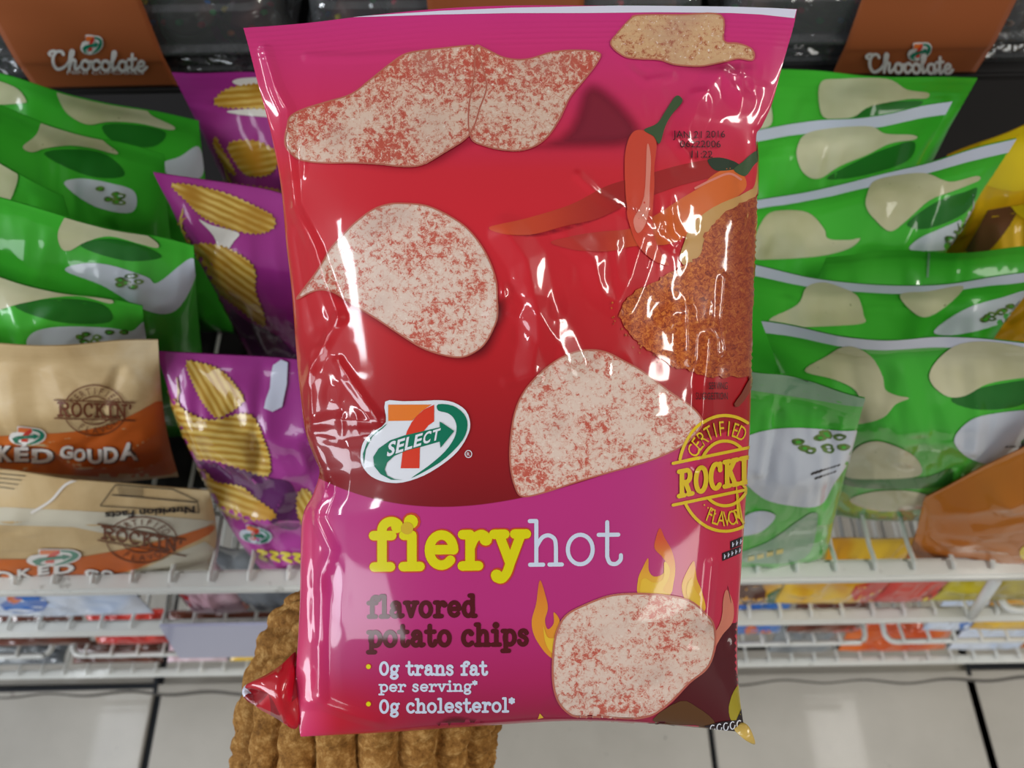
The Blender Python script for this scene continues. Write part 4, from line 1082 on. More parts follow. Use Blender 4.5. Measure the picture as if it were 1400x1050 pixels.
# ---- right-hand green bags, back to front
b = ShelfBag('green_chip_bag', stand((985, 96), (1337, 108), .455), 'green', 'rearmost green chip bag at right, under the brown label of the cupcake box', group=GG, seed=3)
b.pr.poly([(1122, 112), (1150, 107), (1212, 107), (1240, 122), (1268, 126), (1266, 134), (1240, 135), (1190, 145), (1165, 160), (1130, 162), (1120, 145)], 'gchip', 3)
b.pr.poly([(1168, 160), (1200, 142), (1240, 138), (1262, 140), (1230, 158), (1190, 166)], 'green_dark', 1, soft=8)
b.pr.poly([(1035, 130), (1052, 140), (1054, 170), (1030, 172)], 'gchip', 3); b.done()
b = ShelfBag('green_chip_bag', stand((1010, 180), (1303, 140), .405), 'green', 'green chip bag at right with white top edge, second from the cupcake boxes', group=GG, seed=4)
b.strip(); b.pr.poly([(1090, 200), (1102, 182), (1140, 174), (1190, 172), (1210, 182), (1248, 184), (1250, 190), (1216, 196), (1184, 212), (1150, 226), (1120, 244), (1100, 238), (1090, 218)], 'gchip', 3)
b.pr.poly([(1130, 244), (1180, 216), (1220, 200), (1250, 194), (1240, 220), (1180, 240)], 'green_dark', 1, soft=10); b.done()
b = ShelfBag('green_chip_bag', stand((1010, 278), (1392, 193), .362), 'green', 'green chip bag at right whose white top edge slants up to a high right corner', group=GG, seed=6)
b.strip(); b.pr.poly([(1186, 262), (1196, 246), (1230, 238), (1266, 236), (1298, 248), (1334, 240), (1338, 246), (1310, 258), (1270, 274), (1236, 304), (1216, 316), (1196, 300), (1184, 282)], 'gchip', 3)
b.pr.poly([(1030, 330), (1046, 296), (1066, 287), (1104, 290), (1126, 312), (1132, 326), (1160, 328), (1176, 326), (1160, 340), (1120, 350), (1060, 354), (1030, 352)], 'gchip', 3)
b.pr.poly([(1240, 306), (1280, 276), (1320, 262), (1336, 258), (1320, 290), (1270, 312)], 'green_dark', 1, soft=10)
b.pr.poly([(1246, 342), (1256, 326), (1300, 306), (1346, 286), (1334, 316), (1316, 338)], 'gwhite', 2, 4); onions(b.pr, 1312, 318, 16, 6, -.5, 8, 2, size=6); b.done()
b = ShelfBag('green_chip_bag', stand((1130, 352), (1430, 338), .322), 'green', 'green chip bag at right with folded-over plain top, behind the sagging white edge', group=GG, seed=8, seal=.05)
b.pr.line([(1270, 345), (1268, 378)], 3, 'green_pale', 2); b.done()
b = ShelfBag('green_chip_bag', stand((1008, 358), (1430, 372), .288), 'green', 'green chip bag at right with a sagging curved white top edge', group=GG, seed=11, sag=.014)
b.strip(); b.pr.poly([(1052, 436), (1090, 416), (1102, 392), (1124, 385), (1150, 392), (1172, 404), (1180, 430), (1178, 442), (1120, 446), (1070, 446)], 'gchip', 3)
b.pr.poly([(1230, 402), (1270, 397), (1316, 390), (1300, 412), (1270, 432), (1250, 428)], 'gchip', 3)
b.pr.poly([(1276, 452), (1320, 422), (1370, 406), (1410, 396), (1400, 426), (1350, 448), (1300, 458)], 'gwhite', 2, 4); onions(b.pr, 1366, 424, 22, 6, -.4, 8, 3, size=6); b.done()
c5_ = (W(1042, 444, .243), W(1470, 470, .243), W(1345, 702, .226), W(1128, 704, .226))
b = ShelfBag('green_chip_bag', c5_, 'green', 'largest green chip bag at right, whole front with two chips above the rail', group=GG, seed=14, thick=.026, sag=.006)
b.strip(.034); b.pr.poly([(1100, 506), (1130, 486), (1150, 474), (1170, 474), (1192, 488), (1206, 514), (1210, 532), (1226, 540), (1242, 544), (1224, 552), (1210, 568), (1190, 576), (1166, 578), (1176, 560), (1170, 534), (1140, 518)], 'gchip', 3)
b.pr.poly([(1270, 510), (1284, 488), (1310, 470), (1350, 466), (1400, 474), (1440, 490), (1440, 512), (1396, 516), (1350, 524), (1320, 540), (1296, 542), (1276, 528)], 'gchip', 3)
b.pr.poly([(1300, 546), (1350, 528), (1420, 520), (1400, 552), (1340, 560)], 'green_dark', 1, soft=14)
b.pr.poly([(1304, 604), (1318, 580), (1350, 566), (1420, 562), (1420, 600), (1370, 632), (1330, 628)], 'gwhite', 3); [b.pr.line([(1374 + q * 5, 610), (1377 + q * 5, 609)], 1.6, 'kblack', 4) for q in range(6)]
b.pr.poly([(1154, 640), (1170, 612), (1200, 602), (1240, 616), (1258, 634), (1254, 650), (1200, 654), (1160, 652)], 'gchip', 3)
b.pr.poly([(1162, 684), (1190, 672), (1240, 670), (1276, 680), (1260, 694), (1200, 698)], 'gchip', 3)
b.pr.poly([(1140, 640), (1180, 650), (1260, 652), (1300, 640), (1290, 664), (1200, 668), (1150, 660)], 'green_dark', 2, soft=8); b.done()
cA = (W(930, 478, .205), W(1183, 545, .200), W(1128, 772, .178), W(930, 776, .178))
b = ShelfBag('green_chip_bag', cA, 'green', 'foremost green chip bag at right edge of the red bag, white panel with onion slices', group=GG, seed=17, thick=.02, seal=.16)
b.pr.poly([(990, 484), (1040, 494), (1100, 518), (1170, 536), (1184, 546), (1176, 556), (1100, 544), (1010, 530), (985, 520)], 'green_pale', 1, 3)
b.pr.line([(1010, 494), (1060, 504), (1104, 520)], 2.4, 'kblack', 2)
b.pr.poly([(1000, 610), (1030, 592), (1080, 584), (1150, 588), (1176, 590), (1166, 620), (1140, 660), (1120, 690), (1080, 690), (1040, 678), (1004, 640)], 'gwhite', 3)
onions(b.pr, 1122, 604, 34, 13, 0, 10, 5, 4, 8); [b.pr.line([(1109 + q * 5, 647 - q * 1.6), (1112 + q * 5, 645 - q * 1.6)], 3.0 if q < 3 else 1.6, 'kblack', 4) for q in range(8)]; [b.pr.line([(1114 + q * 5, 653 - q * 1.7), (1117 + q * 5, 651.5 - q * 1.7)], 2.6 if q < 2 else 1.4, 'kblack', 4) for q in range(6)]
b.pr.poly([(1000, 716), (1034, 698), (1060, 704), (1040, 726), (1004, 732)], 'gwhite', 3); b.pr.poly([(1000, 760), (1050, 740), (1110, 700), (1116, 720), (1100, 762), (1040, 770)], 'green_pale', 2)
for k in range(4): b.pr.poly([(1022 + k * 13, 760 - k * 3), (1031 + k * 13, 758 - k * 3), (1031 + k * 13, 764 - k * 3), (1022 + k * 13, 766 - k * 3)], 'byellow', 4, 0)
b.done()

# ---- left-hand green bags
b = ShelfBag('green_chip_bag', stand((-150, 70), (270, 168), .460, .026, Y2=.432, shift=-.05), 'green', 'rearmost green chip bag at left, right under the brown Chocolate label', group=GG, seed=21, seal=.08)
b.pr.poly([(78, 122), (88, 108), (110, 108), (150, 122), (196, 140), (206, 156), (238, 172), (232, 177), (190, 168), (150, 166), (120, 170), (96, 158), (84, 142)], 'gchip', 3)
b.pr.poly([(-20, 108), (20, 118), (36, 136), (30, 141), (-20, 140)], 'gchip', 3)
b.pr.poly([(160, 118), (210, 130), (250, 148), (252, 158), (206, 146), (170, 136)], 'green_pale', 1)
b.pr.poly([(140, 172), (180, 170), (226, 180), (210, 200), (160, 196)], 'green_dark', 1, soft=10)
b.pr.poly([(222, 224), (246, 214), (272, 200), (276, 240), (240, 246)], 'gwhite', 2); b.done()
b = ShelfBag('green_chip_bag', stand((-150, 104), (222, 216), .414, .025, Y2=.394, shift=-.07), 'green', 'green chip bag at left, second from the Chocolate label, right end pointed', group=GG, seed=22, seal=.08)
b.pr.poly([(32, 200), (50, 184), (60, 160), (76, 154), (104, 166), (128, 172), (142, 192), (160, 206), (158, 210), (128, 202), (96, 198), (64, 202), (44, 208)], 'gchip', 3)
b.pr.poly([(60, 210), (110, 204), (150, 214), (170, 240), (120, 240)], 'green_dark', 1, soft=12)
b.pr.poly([(88, 252), (110, 244), (150, 250), (184, 262), (180, 290), (130, 282)], 'gwhite', 2); onions(b.pr, 150, 268, 26, 8, .2, 8, 6, size=6); b.done()
b = ShelfBag('green_chip_bag', stand((-330, 60), (86, 268), .379, .025, Y2=.362, shift=-.06), 'green', 'green chip bag at far left edge with steeply slanting crimped top', group=GG, seed=23, seal=.10)
b.pr.poly([(-30, 210), (10, 214), (24, 236), (22, 254), (8, 280), (-30, 290)], 'gchip', 3); b.pr.poly([(-30, 296), (20, 290), (40, 312), (30, 322), (-30, 320)], 'gchip', 3); b.done()
b = ShelfBag('green_chip_bag', stand((-110, 240), (264, 338), .334, .022, Y2=.316, shift=-.07), 'green', 'green chip bag at left beside the purple bag, white panel and grey right end', group=GG, seed=24, seal=.09, thick=.026)
b.pr.poly([(84, 338), (80, 316), (96, 286), (110, 278), (140, 292), (176, 306), (200, 320), (216, 332), (214, 338), (190, 332), (150, 322), (118, 330), (96, 342)], 'gchip', 3)
b.pr.poly([(110, 336), (150, 326), (200, 338), (220, 352), (170, 356)], 'green_dark', 1, soft=10)
b.pr.poly([(90, 370), (112, 360), (150, 362), (200, 378), (216, 386), (262, 352), (266, 380), (240, 424), (200, 424), (140, 390)], 'gwhite', 2); onions(b.pr, 186, 386, 24, 10, .2, 8, 7, size=6); b.done()
b = ShelfBag('green_chip_bag', stand((-190, 330), (194, 420), .300, .018, Y2=.286, shift=-.07), 'green', 'lowest green chip bag at left, lying against the brown kraft bags', group=GG, seed=25, seal=.09, thick=.019)
b.pr.poly([(-30, 372), (20, 372), (70, 384), (120, 398), (152, 408), (150, 414), (110, 404), (70, 406), (30, 414), (-30, 426)], 'gchip', 3)
b.pr.poly([(20, 418), (80, 408), (140, 416), (150, 440), (80, 440)], 'green_dark', 1, soft=12)
b.pr.poly([(36, 468), (50, 452), (90, 446), (150, 448), (180, 452), (200, 440), (222, 478), (120, 486), (50, 482)], 'gwhite', 2); onions(b.pr, 136, 460, 34, 6, -.1, 8, 8, size=6); b.done()

# ---- purple bags of ridged chips
PG = 'purple ridged chip bags on the shelf'
b = ShelfBag('purple_chip_bag', stand((236, 96), (640, 124), .455, .02), 'purple', 'rearmost purple ridged chip bag, standing below the clear cupcake box', group=PG, seed=31, seal=.12)
b.pr.poly([(292, 138), (312, 120), (360, 112), (400, 108), (400, 146), (340, 148), (304, 146)], 'rchip', 3, uvrot=-4)
b.pr.poly([(318, 112), (334, 106), (400, 106), (400, 116), (340, 118)], 'cream', 2); b.pr.poly([(310, 152), (350, 148), (400, 144), (400, 160), (340, 158)], 'cream', 2)
b.pr.poly([(296, 186), (302, 198), (320, 230), (322, 240), (306, 226), (292, 196)], 'rchip', 3, uvrot=50)
b.pr.poly([(312, 196), (350, 192), (380, 210), (372, 236), (340, 240), (322, 222)], 'rchip', 3, uvrot=-10)
b.pr.poly([(266, 230), (280, 222), (300, 240), (320, 250), (390, 262), (390, 300), (330, 280), (280, 260)], 'rchip', 3, uvrot=20); b.done()
b = ShelfBag('purple_chip_bag', stand((208, 240), (600, 300), .352, .02), 'purple', 'middle purple ridged chip bag with several golden ridged chips down its front', group=PG, seed=33, seal=.02, thick=.03)
b.pr.poly([(234, 252), (262, 252), (310, 264), (350, 282), (374, 296), (374, 312), (350, 320), (310, 312), (276, 296), (256, 276)], 'rchip', 3, uvrot=24)
b.pr.poly([(272, 300), (290, 308), (326, 318), (320, 330), (304, 348), (292, 322)], 'cream', 2)
b.pr.poly([(262, 340), (276, 332), (310, 338), (340, 356), (350, 372), (350, 398), (362, 430), (360, 446), (330, 424), (300, 400), (282, 370)], 'rchip', 3, uvrot=36)
b.pr.poly([(289, 414), (298, 410), (310, 436), (330, 466), (342, 500), (322, 494), (304, 470), (296, 440)], 'rchip', 3, uvrot=60)
b.pr.poly([(300, 412), (340, 440), (380, 460), (410, 500), (350, 510), (322, 460)], 'purple_dark', 1, soft=16)
b.pr.poly([(238, 318), (250, 312), (262, 332), (266, 346), (254, 340)], 'rchip', 3, uvrot=40); b.done()
cP = (W(213, 482, .262), W(600, 500, .255), W(600, 782, .186), W(356, 778, .186))
b = ShelfBag('purple_chip_bag', cP, 'purple', 'front purple ridged chip bag with a white paper strip, resting behind the rail', group=PG, seed=35, seal=.03, thick=.028, crump=.009, pinch=-.11)
b.pr.poly([(254, 494), (270, 494), (300, 504), (322, 526), (334, 548), (310, 566), (294, 570), (276, 548), (262, 520)], 'rchip', 3, uvrot=60)
b.pr.poly([(218, 540), (240, 546), (256, 562), (290, 574), (334, 564), (352, 576), (362, 600), (370, 626), (366, 650), (330, 640), (290, 628), (256, 626), (230, 594), (220, 566)], 'rchip', 4, uvrot=6)
b.pr.poly([(262, 640), (280, 642), (296, 658), (330, 664), (350, 680), (376, 700), (370, 710), (320, 708), (296, 690), (276, 664)], 'rchip', 3, uvrot=20)
b.pr.poly([(268, 632), (300, 634), (366, 652), (400, 664), (410, 720), (372, 716), (340, 676), (290, 654)], 'purple_dark', 1, soft=10)
b.pr.poly([(406, 676), (420, 668), (440, 700), (420, 722), (408, 706)], 'rchip', 3, uvrot=60)
b.pr.poly([(374, 498), (394, 494), (386, 556), (362, 558), (370, 530)], 'bstrip', 5, 2)
small_logo(b.pr, 350, 731, 44, 24, 4, .25)
[b.pr.line(crv((354 + q * 16, 752 + q * 1.5), (364 + q * 16, 755 + q), (356 + q * 16, 760 + q), (366 + q * 16, 765 + q)), 4.2, 'byellow', 4) for q in range(4)]; b.done()

# ---- kraft coloured gouda bags
KG = 'kraft coloured bags in front'
cK1 = (W(-170, 476, .260), W(214, 471, .254), W(244, 652, .240), W(-160, 655, .240))
b = ShelfBag('kraft_chip_bag', cK1, 'kraft', 'upright kraft bag with orange band and brown stamp, behind the lying one', group=KG, seed=41, seal=.16, thick=.022, crump=.005)
b.pr.poly([(-40, 632), (-20, 600), (40, 594), (100, 590), (150, 580), (190, 562), (222, 548), (240, 580), (250, 640), (180, 652), (80, 648), (0, 640)], 'korange', 1, 3)
stamp(b.pr, 130, 560, 42, 34, 'kbrown', 4, .03, 1.6, "ROCKIN'", hh=.36, hw=1.3, th=.5)
small_logo(b.pr, 38, 596, 50, 26, 3, .1, pre='k')
def wob1(x, y): return (x, y)
for ch, x0, x1, y0, h in [('O', -22, -4, 626, 22), ('K', -2, 18, 628, 20), ('E', 20, 40, 628, 18), ('D', 44, 74, 630, 18), ('G', 82, 100, 624, 16), ('O', 100, 118, 628, 16), ('U', 120, 140, 631, 18), ('D', 142, 162, 630, 20), ('A', 164, 188, 626, 22)]:
    b.pr.sans(ch, x0 + 2, y0 + 2, x1 + 2, h, 'kshadow', 4, 0, .045); b.pr.sans(ch, x0, y0, x1, h, 'kwhite', 6, 0, .045)
b.done()
cK2 = (W(-170, 640, .206), W(286, 668, .204), W(284, 786, .182), W(-170, 800, .180))
b = ShelfBag('kraft_chip_bag', cK2, 'kraft', 'lying kraft bag with nutrition panel and pointed right end, on the shelf rail', group=KG, seed=44, seal=.02, thick=.020, sag=-.004, pw=2.0, bev=.5, pinch=-.05, crump=.002)
b.pr.poly([(-30, 694), (60, 696), (140, 700), (200, 704), (292, 712), (286, 716), (270, 726), (200, 740), (100, 720), (-30, 716)], 'kpale', 1, 2)
b.pr.poly([(-30, 766), (40, 764), (100, 762), (150, 754), (200, 744), (250, 730), (290, 718), (286, 730), (240, 752), (190, 776), (130, 788), (60, 790), (-30, 788)], 'korange', 2, 3)
b.pr.poly([(-30, 790), (120, 790), (200, 776), (280, 740), (284, 786), (-30, 800)], 'kpale', 1, 2)
stamp(b.pr, 194, 737, 48, 31, 'kbrown', 4, .18, 1.6, "ROCKIN'", hh=.36, hw=1.25, th=.5)
small_logo(b.pr, 74, 761, 74, 24, 5, .0, pre='k')
for ch, x0, x1, y0, h, sl in [('O', -8, 20, 790, 12, .1), ('K', 24, 44, 788, 11, -.1), ('E', 52, 68, 784, 11, -.15), ('D', 74, 102, 783, 12, -.1), ('G', 116, 136, 786, 11, .2), ('O', 138, 156, 788, 11, .1)]:
    b.pr.sans(ch, x0 + 1.5, y0 + 1.5, x1 + 1.5, h, 'kshadow', 5, sl, .04); b.pr.sans(ch, x0, y0, x1, h, 'kwhite', 6, sl, .04)
def rot180(cx, cy, s_): return lambda x, y: (2 * cx - x, 2 * cy - y)
fr_ = [(138, 690), (158, 662), (236, 668), (270, 684), (272, 700), (138, 691)]
b.pr.line(fr_, 1.2, 'kblack', 3)
b.pr.sans('Nutrition Facts', 144, 689, 266, 9, 'kblack', 4, -.07, .03, fn=rot180(205, 690, -1))
b.pr.line([(154, 676), (200, 680), (268, 686)], 1.6, 'kblack', 3)
for k in range(4): b.pr.line([(160 + k, 666 + k * 3), (196, 668 + k * 3)], .8, 'kblack', 3)
for k in range(5): b.pr.line([(-10, 640 + k * 6), (40 - 5 * k, 644 + k * 6)], 1.0, 'kblack', 3)
b.pr.line(crv((112, 652), (90, 662), (70, 684), (44, 700)), 3.5, 'kwhite', 3); b.done()

# ---- yellow bags
YG = 'yellow bags at the right edge'
b = ShelfBag('yellow_chip_bag', stand((1296, 214), (1640, 60), .425, .03), 'yfilm', 'rear golden yellow bag at the right edge, behind the green bags', group=YG, seed=51)
b.pr.poly([(1330, 240), (1352, 178), (1400, 142), (1440, 200), (1400, 260)], 'ylemon', 1, soft=10)
b.pr.poly([(1362, 168), (1376, 146), (1410, 132), (1410, 150), (1380, 162)], 'cream', 2, soft=6); b.done()
b = ShelfBag('yellow_chip_bag', stand((1352, 290), (1660, 222), .376, .03), 'yfilm', 'front golden yellow bag at the right edge with a corner painted brown as shade', group=YG, seed=53)
b.pr.poly([(1310, 330), (1336, 290), (1362, 262), (1392, 280), (1372, 320), (1340, 350)], 'brown_shade', 1, 3)  # brown patch paints dark shading onto the corner of the yellow film
b.pr.poly([(1378, 266), (1410, 258), (1410, 300), (1388, 290)], 'ylemon', 2, 2); b.done()
cY = (W(1264, 676, .204), W(1700, 470, .204), W(1700, 785, .176), W(1232, 774, .176))
b = ShelfBag('amber_snack_bag', cY, 'yfilm2', 'plain amber orange bag in the lower right corner resting on the rail', 'snack bag', seed=55, seal=.05, thick=.02, back_k=.05, crump=.003, bottom=1)
b.pr.poly([(1394, 754), (1400, 746), (1412, 748), (1412, 764), (1398, 764)], 'ylemon', 2); b.done()

# ================================================================== cupcake boxes on the riser
def cupcake_box(cx, label):
    y0, y1 = 0.515, 0.685; z0 = ZC - 0.0015; w = 0.31; hh = 0.094
    root = tag(empty('cupcake_box', (cx, (y0 + y1) / 2, z0)), label, 'cupcake box', 'clear boxes of chocolate cupcakes')
    def ring(z, inset, r=0.02, n=6):
        xa, xb, ya, yb = cx - w / 2 + inset, cx + w / 2 - inset, y0 + inset, y1 - inset; out = []
        for (px, py, a0) in ((xb - r, ya + r, -90), (xb - r, yb - r, 0), (xa + r, yb - r, 90), (xa + r, ya + r, 180)):
            for k in range(n + 1):
                a = math.radians(a0 + 90 * k / n); out.append((px + r * math.cos(a), py + r * math.sin(a), z))
        return out
    def shell(name, prof, cap_lo, cap_hi):
        V = []; F = []; n = 28
        for z, ins in prof: V += ring(z, ins)
        for i in range(len(prof) - 1):
            for k in range(n): F.append((i * n + k, i * n + (k + 1) % n, (i + 1) * n + (k + 1) % n, (i + 1) * n + k))
        if cap_lo: F.append(tuple(range(n))[::-1])
        if cap_hi: F.append(tuple((len(prof) - 1) * n + k for k in range(n)))
        return mesh_obj(name, V, F, M['clear'], root, None, False)
    shell('tray', [(z0, .008), (z0 + .006, .006), (z0 + .009, .0085), (z0 + .013, .005), (z0 + .017, .0075), (z0 + .021, .004), (z0 + .025, .0), (z0 + .028, -.003)], True, False)
    shell('lid', [(z0 + .0285, -.0035), (z0 + .031, -.0035), (z0 + .033, .003), (z0 + .060, .005), (z0 + .064, .008), (z0 + .084, .010), (z0 + .092, .016), (z0 + hh, .026)], False, True)
    # label band: up the front, over the top
    lw = 0.058; V = []; F = []
    pr_ = [(y0 - .0045, z0 + .000), (y0 - .0048, z0 + .020), (y0 - .0050, z0 + .030), (y0 + .000, z0 + .060), (y0 + .004, z0 + .084), (y0 + .014, z0 + .0965), (y0 + .03, z0 + .0975), (y1 - .03, z0 + .0975), (y1 - .005, z0 + .086), (y1 + .004, z0 + .03)]
    pts = smooth_poly(pr_, 6, False); nx = 24
    for (yy, zz) in pts:
        for k in range(nx + 1): V.append((cx - lw + 2 * lw * k / nx, yy, zz))
    Gd = np.array(V).reshape(len(pts), nx + 1, 3)[::-1].copy()      # rows from the back over the top to the front
    for i in range(len(pts) - 1):
        for k in range(nx): F.append((i * (nx + 1) + k, i * (nx + 1) + k + 1, (i + 1) * (nx + 1) + k + 1, (i + 1) * (nx + 1) + k))
    lab = mesh_obj('paper_label', V, F, M['label_brown'], root)
    md = lab.modifiers.new('card', 'SOLIDIFY'); md.thickness = .0006; md.offset = -1
    return root, lab, Surf(Gd[-40:])
def label_print(surf, lab, pxc, logo, word, tilt):
    pr = Print(surf, .0004)
    small_logo(pr, *logo, 2, tilt, pre='c')
    x0, x1, y = word
    pr.letters('Chocolate', x0, y, x1, 24, 4.2, 'label_white', 3, .02, SCRIPT, gap=0.5)
    if pxc < 700: pr.sans('MINI CUPCAKES', x0 + 22, y + 7, x1 - 4, 5, 'label_white', 3)
    pr.build('printed_lettering', lab)
def build_cupcake():
    root = empty('cupcake', (0, 0, 0))
    bm = bmesh.new(); n = 28; r1, r2, h = .0165, .0215, .024; lo = []; hi = []
    for k in range(n):
        a = 2 * math.pi * k / n; q = 1 + .035 * (k % 2)
        lo.append(bm.verts.new((r1 * q * math.cos(a), r1 * q * math.sin(a), 0))); hi.append(bm.verts.new((r2 * q * math.cos(a), r2 * q * math.sin(a), h)))
    for k in range(n): bm.faces.new((lo[k], lo[(k + 1) % n], hi[(k + 1) % n], hi[k]))
    bm.faces.new(lo[::-1]); bm.faces.new(hi)
    bm_obj('liner', bm, M['liner'], root)
    V = []; F = []; nr, na = 22, 40
    for i in range(nr + 1):
        t = i / nr
        for k in range(na):
            a = 2 * math.pi * k / na
            sw = 0.5 + 0.5 * math.sin(t * 17 + a)
            r = .0235 * math.sqrt(max(0, 1 - t ** 1.7)) * (0.90 + .13 * sw) + .0002
            V.append((r * math.cos(a), r * math.sin(a), .022 + .023 * t))
    for i in range(nr):
        for k in range(na): F.append((i * na + k, i * na + (k + 1) % na, (i + 1) * na + (k + 1) % na, (i + 1) * na + k))
    fro = mesh_obj('frosting', V, F, M['frost'], root)
    cols = [('red_candy', 214, 60, 80), ('green_candy', 60, 160, 80), ('blue_candy', 50, 110, 190), ('yellow_candy', 226, 200, 50), ('orange_candy', 230, 130, 60)]
    r = random.Random(9)
    for k in range(7):
        a = k * 0.9 + .3; t = 0.25 + .45 * r.random(); rad = .0225 * math.sqrt(1 - t ** 1.7)
        bm = bmesh.new(); bmesh.ops.create_icosphere(bm, subdivisions=2, radius=.0032)
        for v in bm.verts: v.co.z *= .6; v.co += Vector((rad * math.cos(a), rad * math.sin(a), .0235 + .023 * t))
        nm, *c = cols[k % 5]
        if nm not in M: M[nm] = flat(nm, *c, rough=.25, coat=.5)
        bm_obj('candy', bm, M[nm], root, True)
    return root
proto = build_cupcake(); used = [False]
def place_cupcake(x, y, z, rz, label):
    if not used[0]: r = proto; used[0] = True
    else:
        r = proto.copy(); col.objects.link(r)
        for ch in [c for c in proto.children]:
            c = ch.copy(); col.objects.link(c); c.parent = r
    r.location = (x, y, z); r.rotation_euler = (0, 0, rz)
    tag(r, label, 'cupcake', 'chocolate cupcakes in the clear boxes')
names = ['left', 'middle', 'right']
specs = [(-.325, 'clear box of chocolate cupcakes with a legible brown Chocolate label at upper left', (126, 61, 31, 27), (70, 201, 93), .06),
         (0.0, 'clear box of chocolate cupcakes mostly hidden behind the top of the red bag', (700, 61, 31, 27), (640, 770, 93), 0),
         (.322, 'clear box of chocolate cupcakes with a brown label at upper right', (1257, 70, 33, 25), (1186, 1302, 97), -.06)]
for i, (cx, lb, logo, word, tl) in enumerate(specs):
    root, lab, sf = cupcake_box(cx, lb)
    label_print(sf, lab, logo[0], logo, word, tl)
    for r in range(2):
        for k in range(6):
            place_cupcake(cx - .120 + k * .048, .550 + r * .050, ZC + .001, k * 1.3 + r * 2.1 + i,
                          '%s chocolate cupcake from the left in the %s row of the %s clear box' % (['first', 'second', 'third', 'fourth', 'fifth', 'sixth'][k], ['front', 'rear'][r], ['upper left', 'middle', 'upper right'][i]))

# ================================================================== packs on the lower tiers
def pack(name, pxa, pxb, pyt, pyb, z, film, label, seed, arts=(), cat='snack bag', lean=.03, dy=0.0, thick=.009):
    """a pack that stands on a lower shelf: sighted between two rails"""
    y = YF + .013 + dy
    zt = W(700, pyt, y)[2]
    a = W(pxa, pyt, y); c = W(pxb, pyt, y)
    corners = (np.array([a[0], y + lean, zt]), np.array([c[0], y + lean, zt]), np.array([c[0], y, z]), np.array([a[0], y, z]))
    s = ShelfBag(name, corners, film, label, cat, 'packs on the lower tiers', thick=thick, seed=seed, seal=.08, nu=40, nv=40)
    for pts, m in arts: s.pr.poly(pts, m, 2, 2)
    s.done(); return s
for nm, c1, c2 in [('blue', (40, 96, 180), (60, 120, 200)), ('red', (190, 40, 36), (214, 60, 44)), ('deepgreen', (18, 80, 40), (30, 104, 56)), ('choc', (86, 44, 30), (120, 60, 40)),
                   ('gold', (214, 150, 24), (236, 190, 50)), ('olive_y', (170, 150, 30), (206, 190, 50)), ('palepink', (200, 160, 170), (226, 200, 206)), ('whiteblue', (190, 204, 226), (220, 226, 236)), ('flame_o', (206, 76, 30), (226, 110, 40)), ('grey', (96, 100, 104), (130, 134, 136))]:
    M[nm + '_f'] = bag_film(nm + '_pack_film', rgb(*c1), rgb(*c2), .4, .6, 12)
z2 = ZR[1] + .006; z3 = ZR[2] + .006; z4 = ZR[3] + .006
pack('candy_bag', -170, 112, 790, 845, z2, 'whiteblue_f', 'white and blue candy bag under the left end of the rail', 61, [([(0, 826), (20, 838), (60, 834), (62, 818), (30, 814)], 'blue_f'), ([(10, 812), (26, 806), (30, 820), (14, 826)], 'flame_o_f')])
pack('green_pouch', 74, 164, 792, 845, z2, 'deepgreen_f', 'dark green pouch beside the white and blue candy bag', 62, dy=.03)
pack('jerky_pack', 176, 268, 788, 845, z2, 'palepink_f', 'pale pink meat snack pack above the lavender tag holder', 63, [([(186, 812), (240, 806), (262, 830), (200, 842)], 'red_f')])
pack('cookie_pack', 262, 420, 786, 845, z2, 'grey_f', 'grey pack with orange cookies beside the brown sleeve', 64, [([(298, 826), (316, 818), (342, 828), (330, 834), (302, 834)], 'flame_o_f'), ([(298, 838), (318, 834), (338, 840), (336, 850), (300, 850)], 'flame_o_f')], 'cookies')
pack('candy_bag', 900, 1110, 786, 846, z2, 'gold_f', 'golden snack bag with burger picture beside the lower right of the red bag', 65, [([(1010, 800), (1040, 796), (1046, 822), (1016, 826)], 'choc_f'), ([(1050, 812), (1080, 800), (1096, 806), (1080, 828), (1050, 826)], 'deepgreen_f'), ([(1012, 828), (1060, 824), (1100, 804), (1104, 812), (1066, 834), (1012, 838)], 'whiteblue_f')])
pack('candy_bag', 1106, 1262, 788, 846, z2, 'gold_f', 'yellow candy bag with red splash under the rail at right', 66, [([(1170, 800), (1250, 792), (1262, 822), (1200, 836), (1170, 824)], 'red_f')])
pack('burger_snack_bag', 1254, 1345, 786, 844, z2, 'red_f', 'red snack bag with yellow burger shape under the rail at right', 67, [([(1262, 818), (1300, 806), (1322, 802), (1328, 830), (1290, 838), (1264, 836)], 'ylemon'), ([(1266, 816), (1300, 800), (1322, 798), (1318, 806), (1290, 814)], 'choc_f')])
pack('yellow_pouch', 1340, 1560, 786, 850, z2, 'olive_y_f', 'olive yellow pouch at the right edge behind the rounded wire loop', 68)
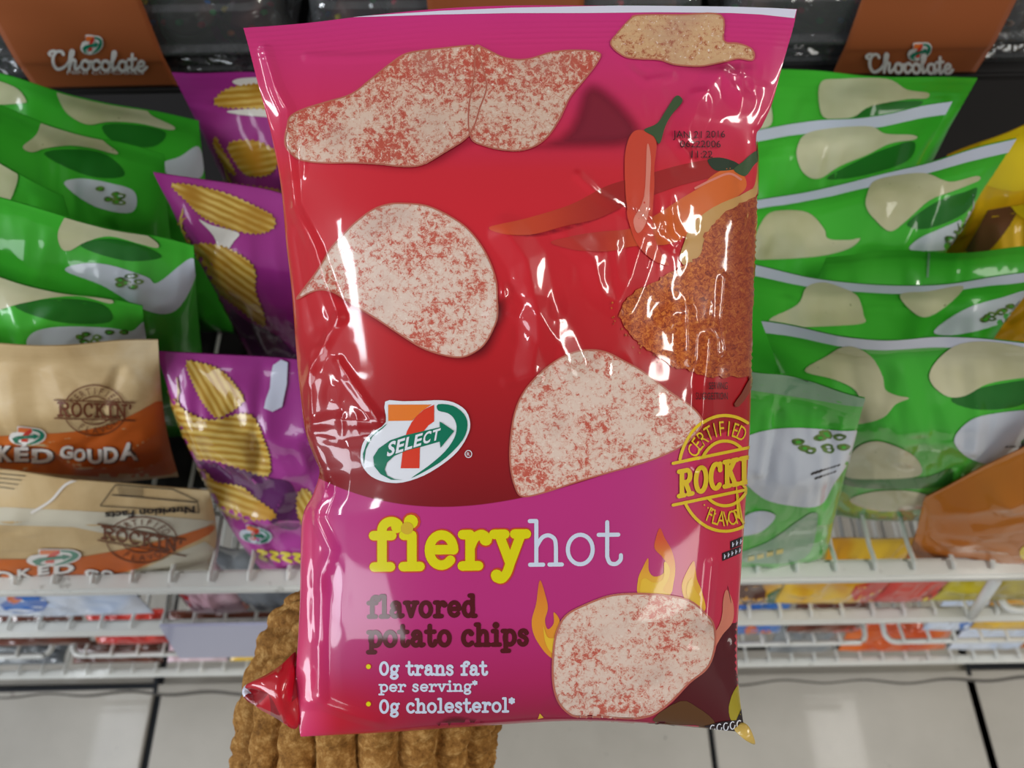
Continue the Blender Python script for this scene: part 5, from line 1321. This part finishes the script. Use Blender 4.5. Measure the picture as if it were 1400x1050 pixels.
pack('cookie_pack', 985, 1086, 852, 915, z3, 'blue_f', 'blue pack with round golden cookies beside the bottom right of the red bag', 69, [(ell(1027, 862, 9, 7, 0, 330, 9), 'flame_o_f'), (ell(1047, 866, 8, 6, 0, 330, 9), 'flame_o_f'), (ell(1027, 884, 9, 8, 0, 330, 9), 'flame_o_f')], 'cookies')
pack('red_pouch', 1088, 1188, 856, 915, z3, 'choc_f', 'dark brown pouch with red end on the third tier', 70, [([(1140, 862), (1186, 860), (1184, 890), (1146, 894)], 'red_f')])
pack('candy_bag', 1150, 1290, 888, 916, z4, 'flame_o_f', 'bright orange red candy bag low down, nearest the floor at right', 71)
pack('yellow_pouch', 1206, 1292, 852, 915, z3, 'olive_y_f', 'lemon yellow pouch on the third tier behind the wire loop', 72, dy=.10)
pack('white_blue_pack', 1288, 1350, 850, 915, z3, 'whiteblue_f', 'white and blue pack on the third tier at right', 73, [([(1312, 852), (1340, 852), (1346, 872), (1316, 876)], 'blue_f')])
pack('yellow_pouch', 1356, 1530, 846, 915, z3, 'gold_f', 'golden pouch at the right end of the third tier', 74)
pack('red_pouch', -110, 74, 862, 915, z3, 'choc_f', 'dark brown pouch at the left end of the third tier', 75)
pack('red_pouch', 78, 198, 860, 915, z3, 'red_f', 'dull red pouch at left on the third tier behind the wire loop', 76, [([(80, 870), (130, 866), (130, 884), (84, 886)], 'flame_o_f')])
pack('candy_bag', 204, 294, 896, 917, z4, 'palepink_f', 'pale candy bag below the lavender tag holder', 77)
pack('candy_bag', 298, 420, 896, 917, z4, 'gold_f', 'golden candy bag below the tag holder near the brown sleeve', 78)
pack('white_blue_pack', 1306, 1400, 884, 912, z4, 'whiteblue_f', 'white and pale blue pack nearest the floor at right', 79)
pack('candy_bag', 1400, 1560, 884, 912, z4, 'yfilm2', 'amber bag nearest the floor at the right edge', 80)
pack('red_pouch', 60, 198, 896, 917, z4, 'choc_f', 'brown pouch nearest the floor at left', 81)
pack('grey_pouch', -120, 54, 898, 920, z4, 'grey_f', 'grey pouch nearest the floor at the left edge', 82)
pack('grey_pouch', 1060, 1146, 886, 915, z4, 'grey_f', 'grey pouch nearest the floor beside the red bag', 83)
pack('red_pouch', 198, 420, 862, 900, z3, 'choc_f', 'dark brown pouch behind the lavender tag holder', 84)
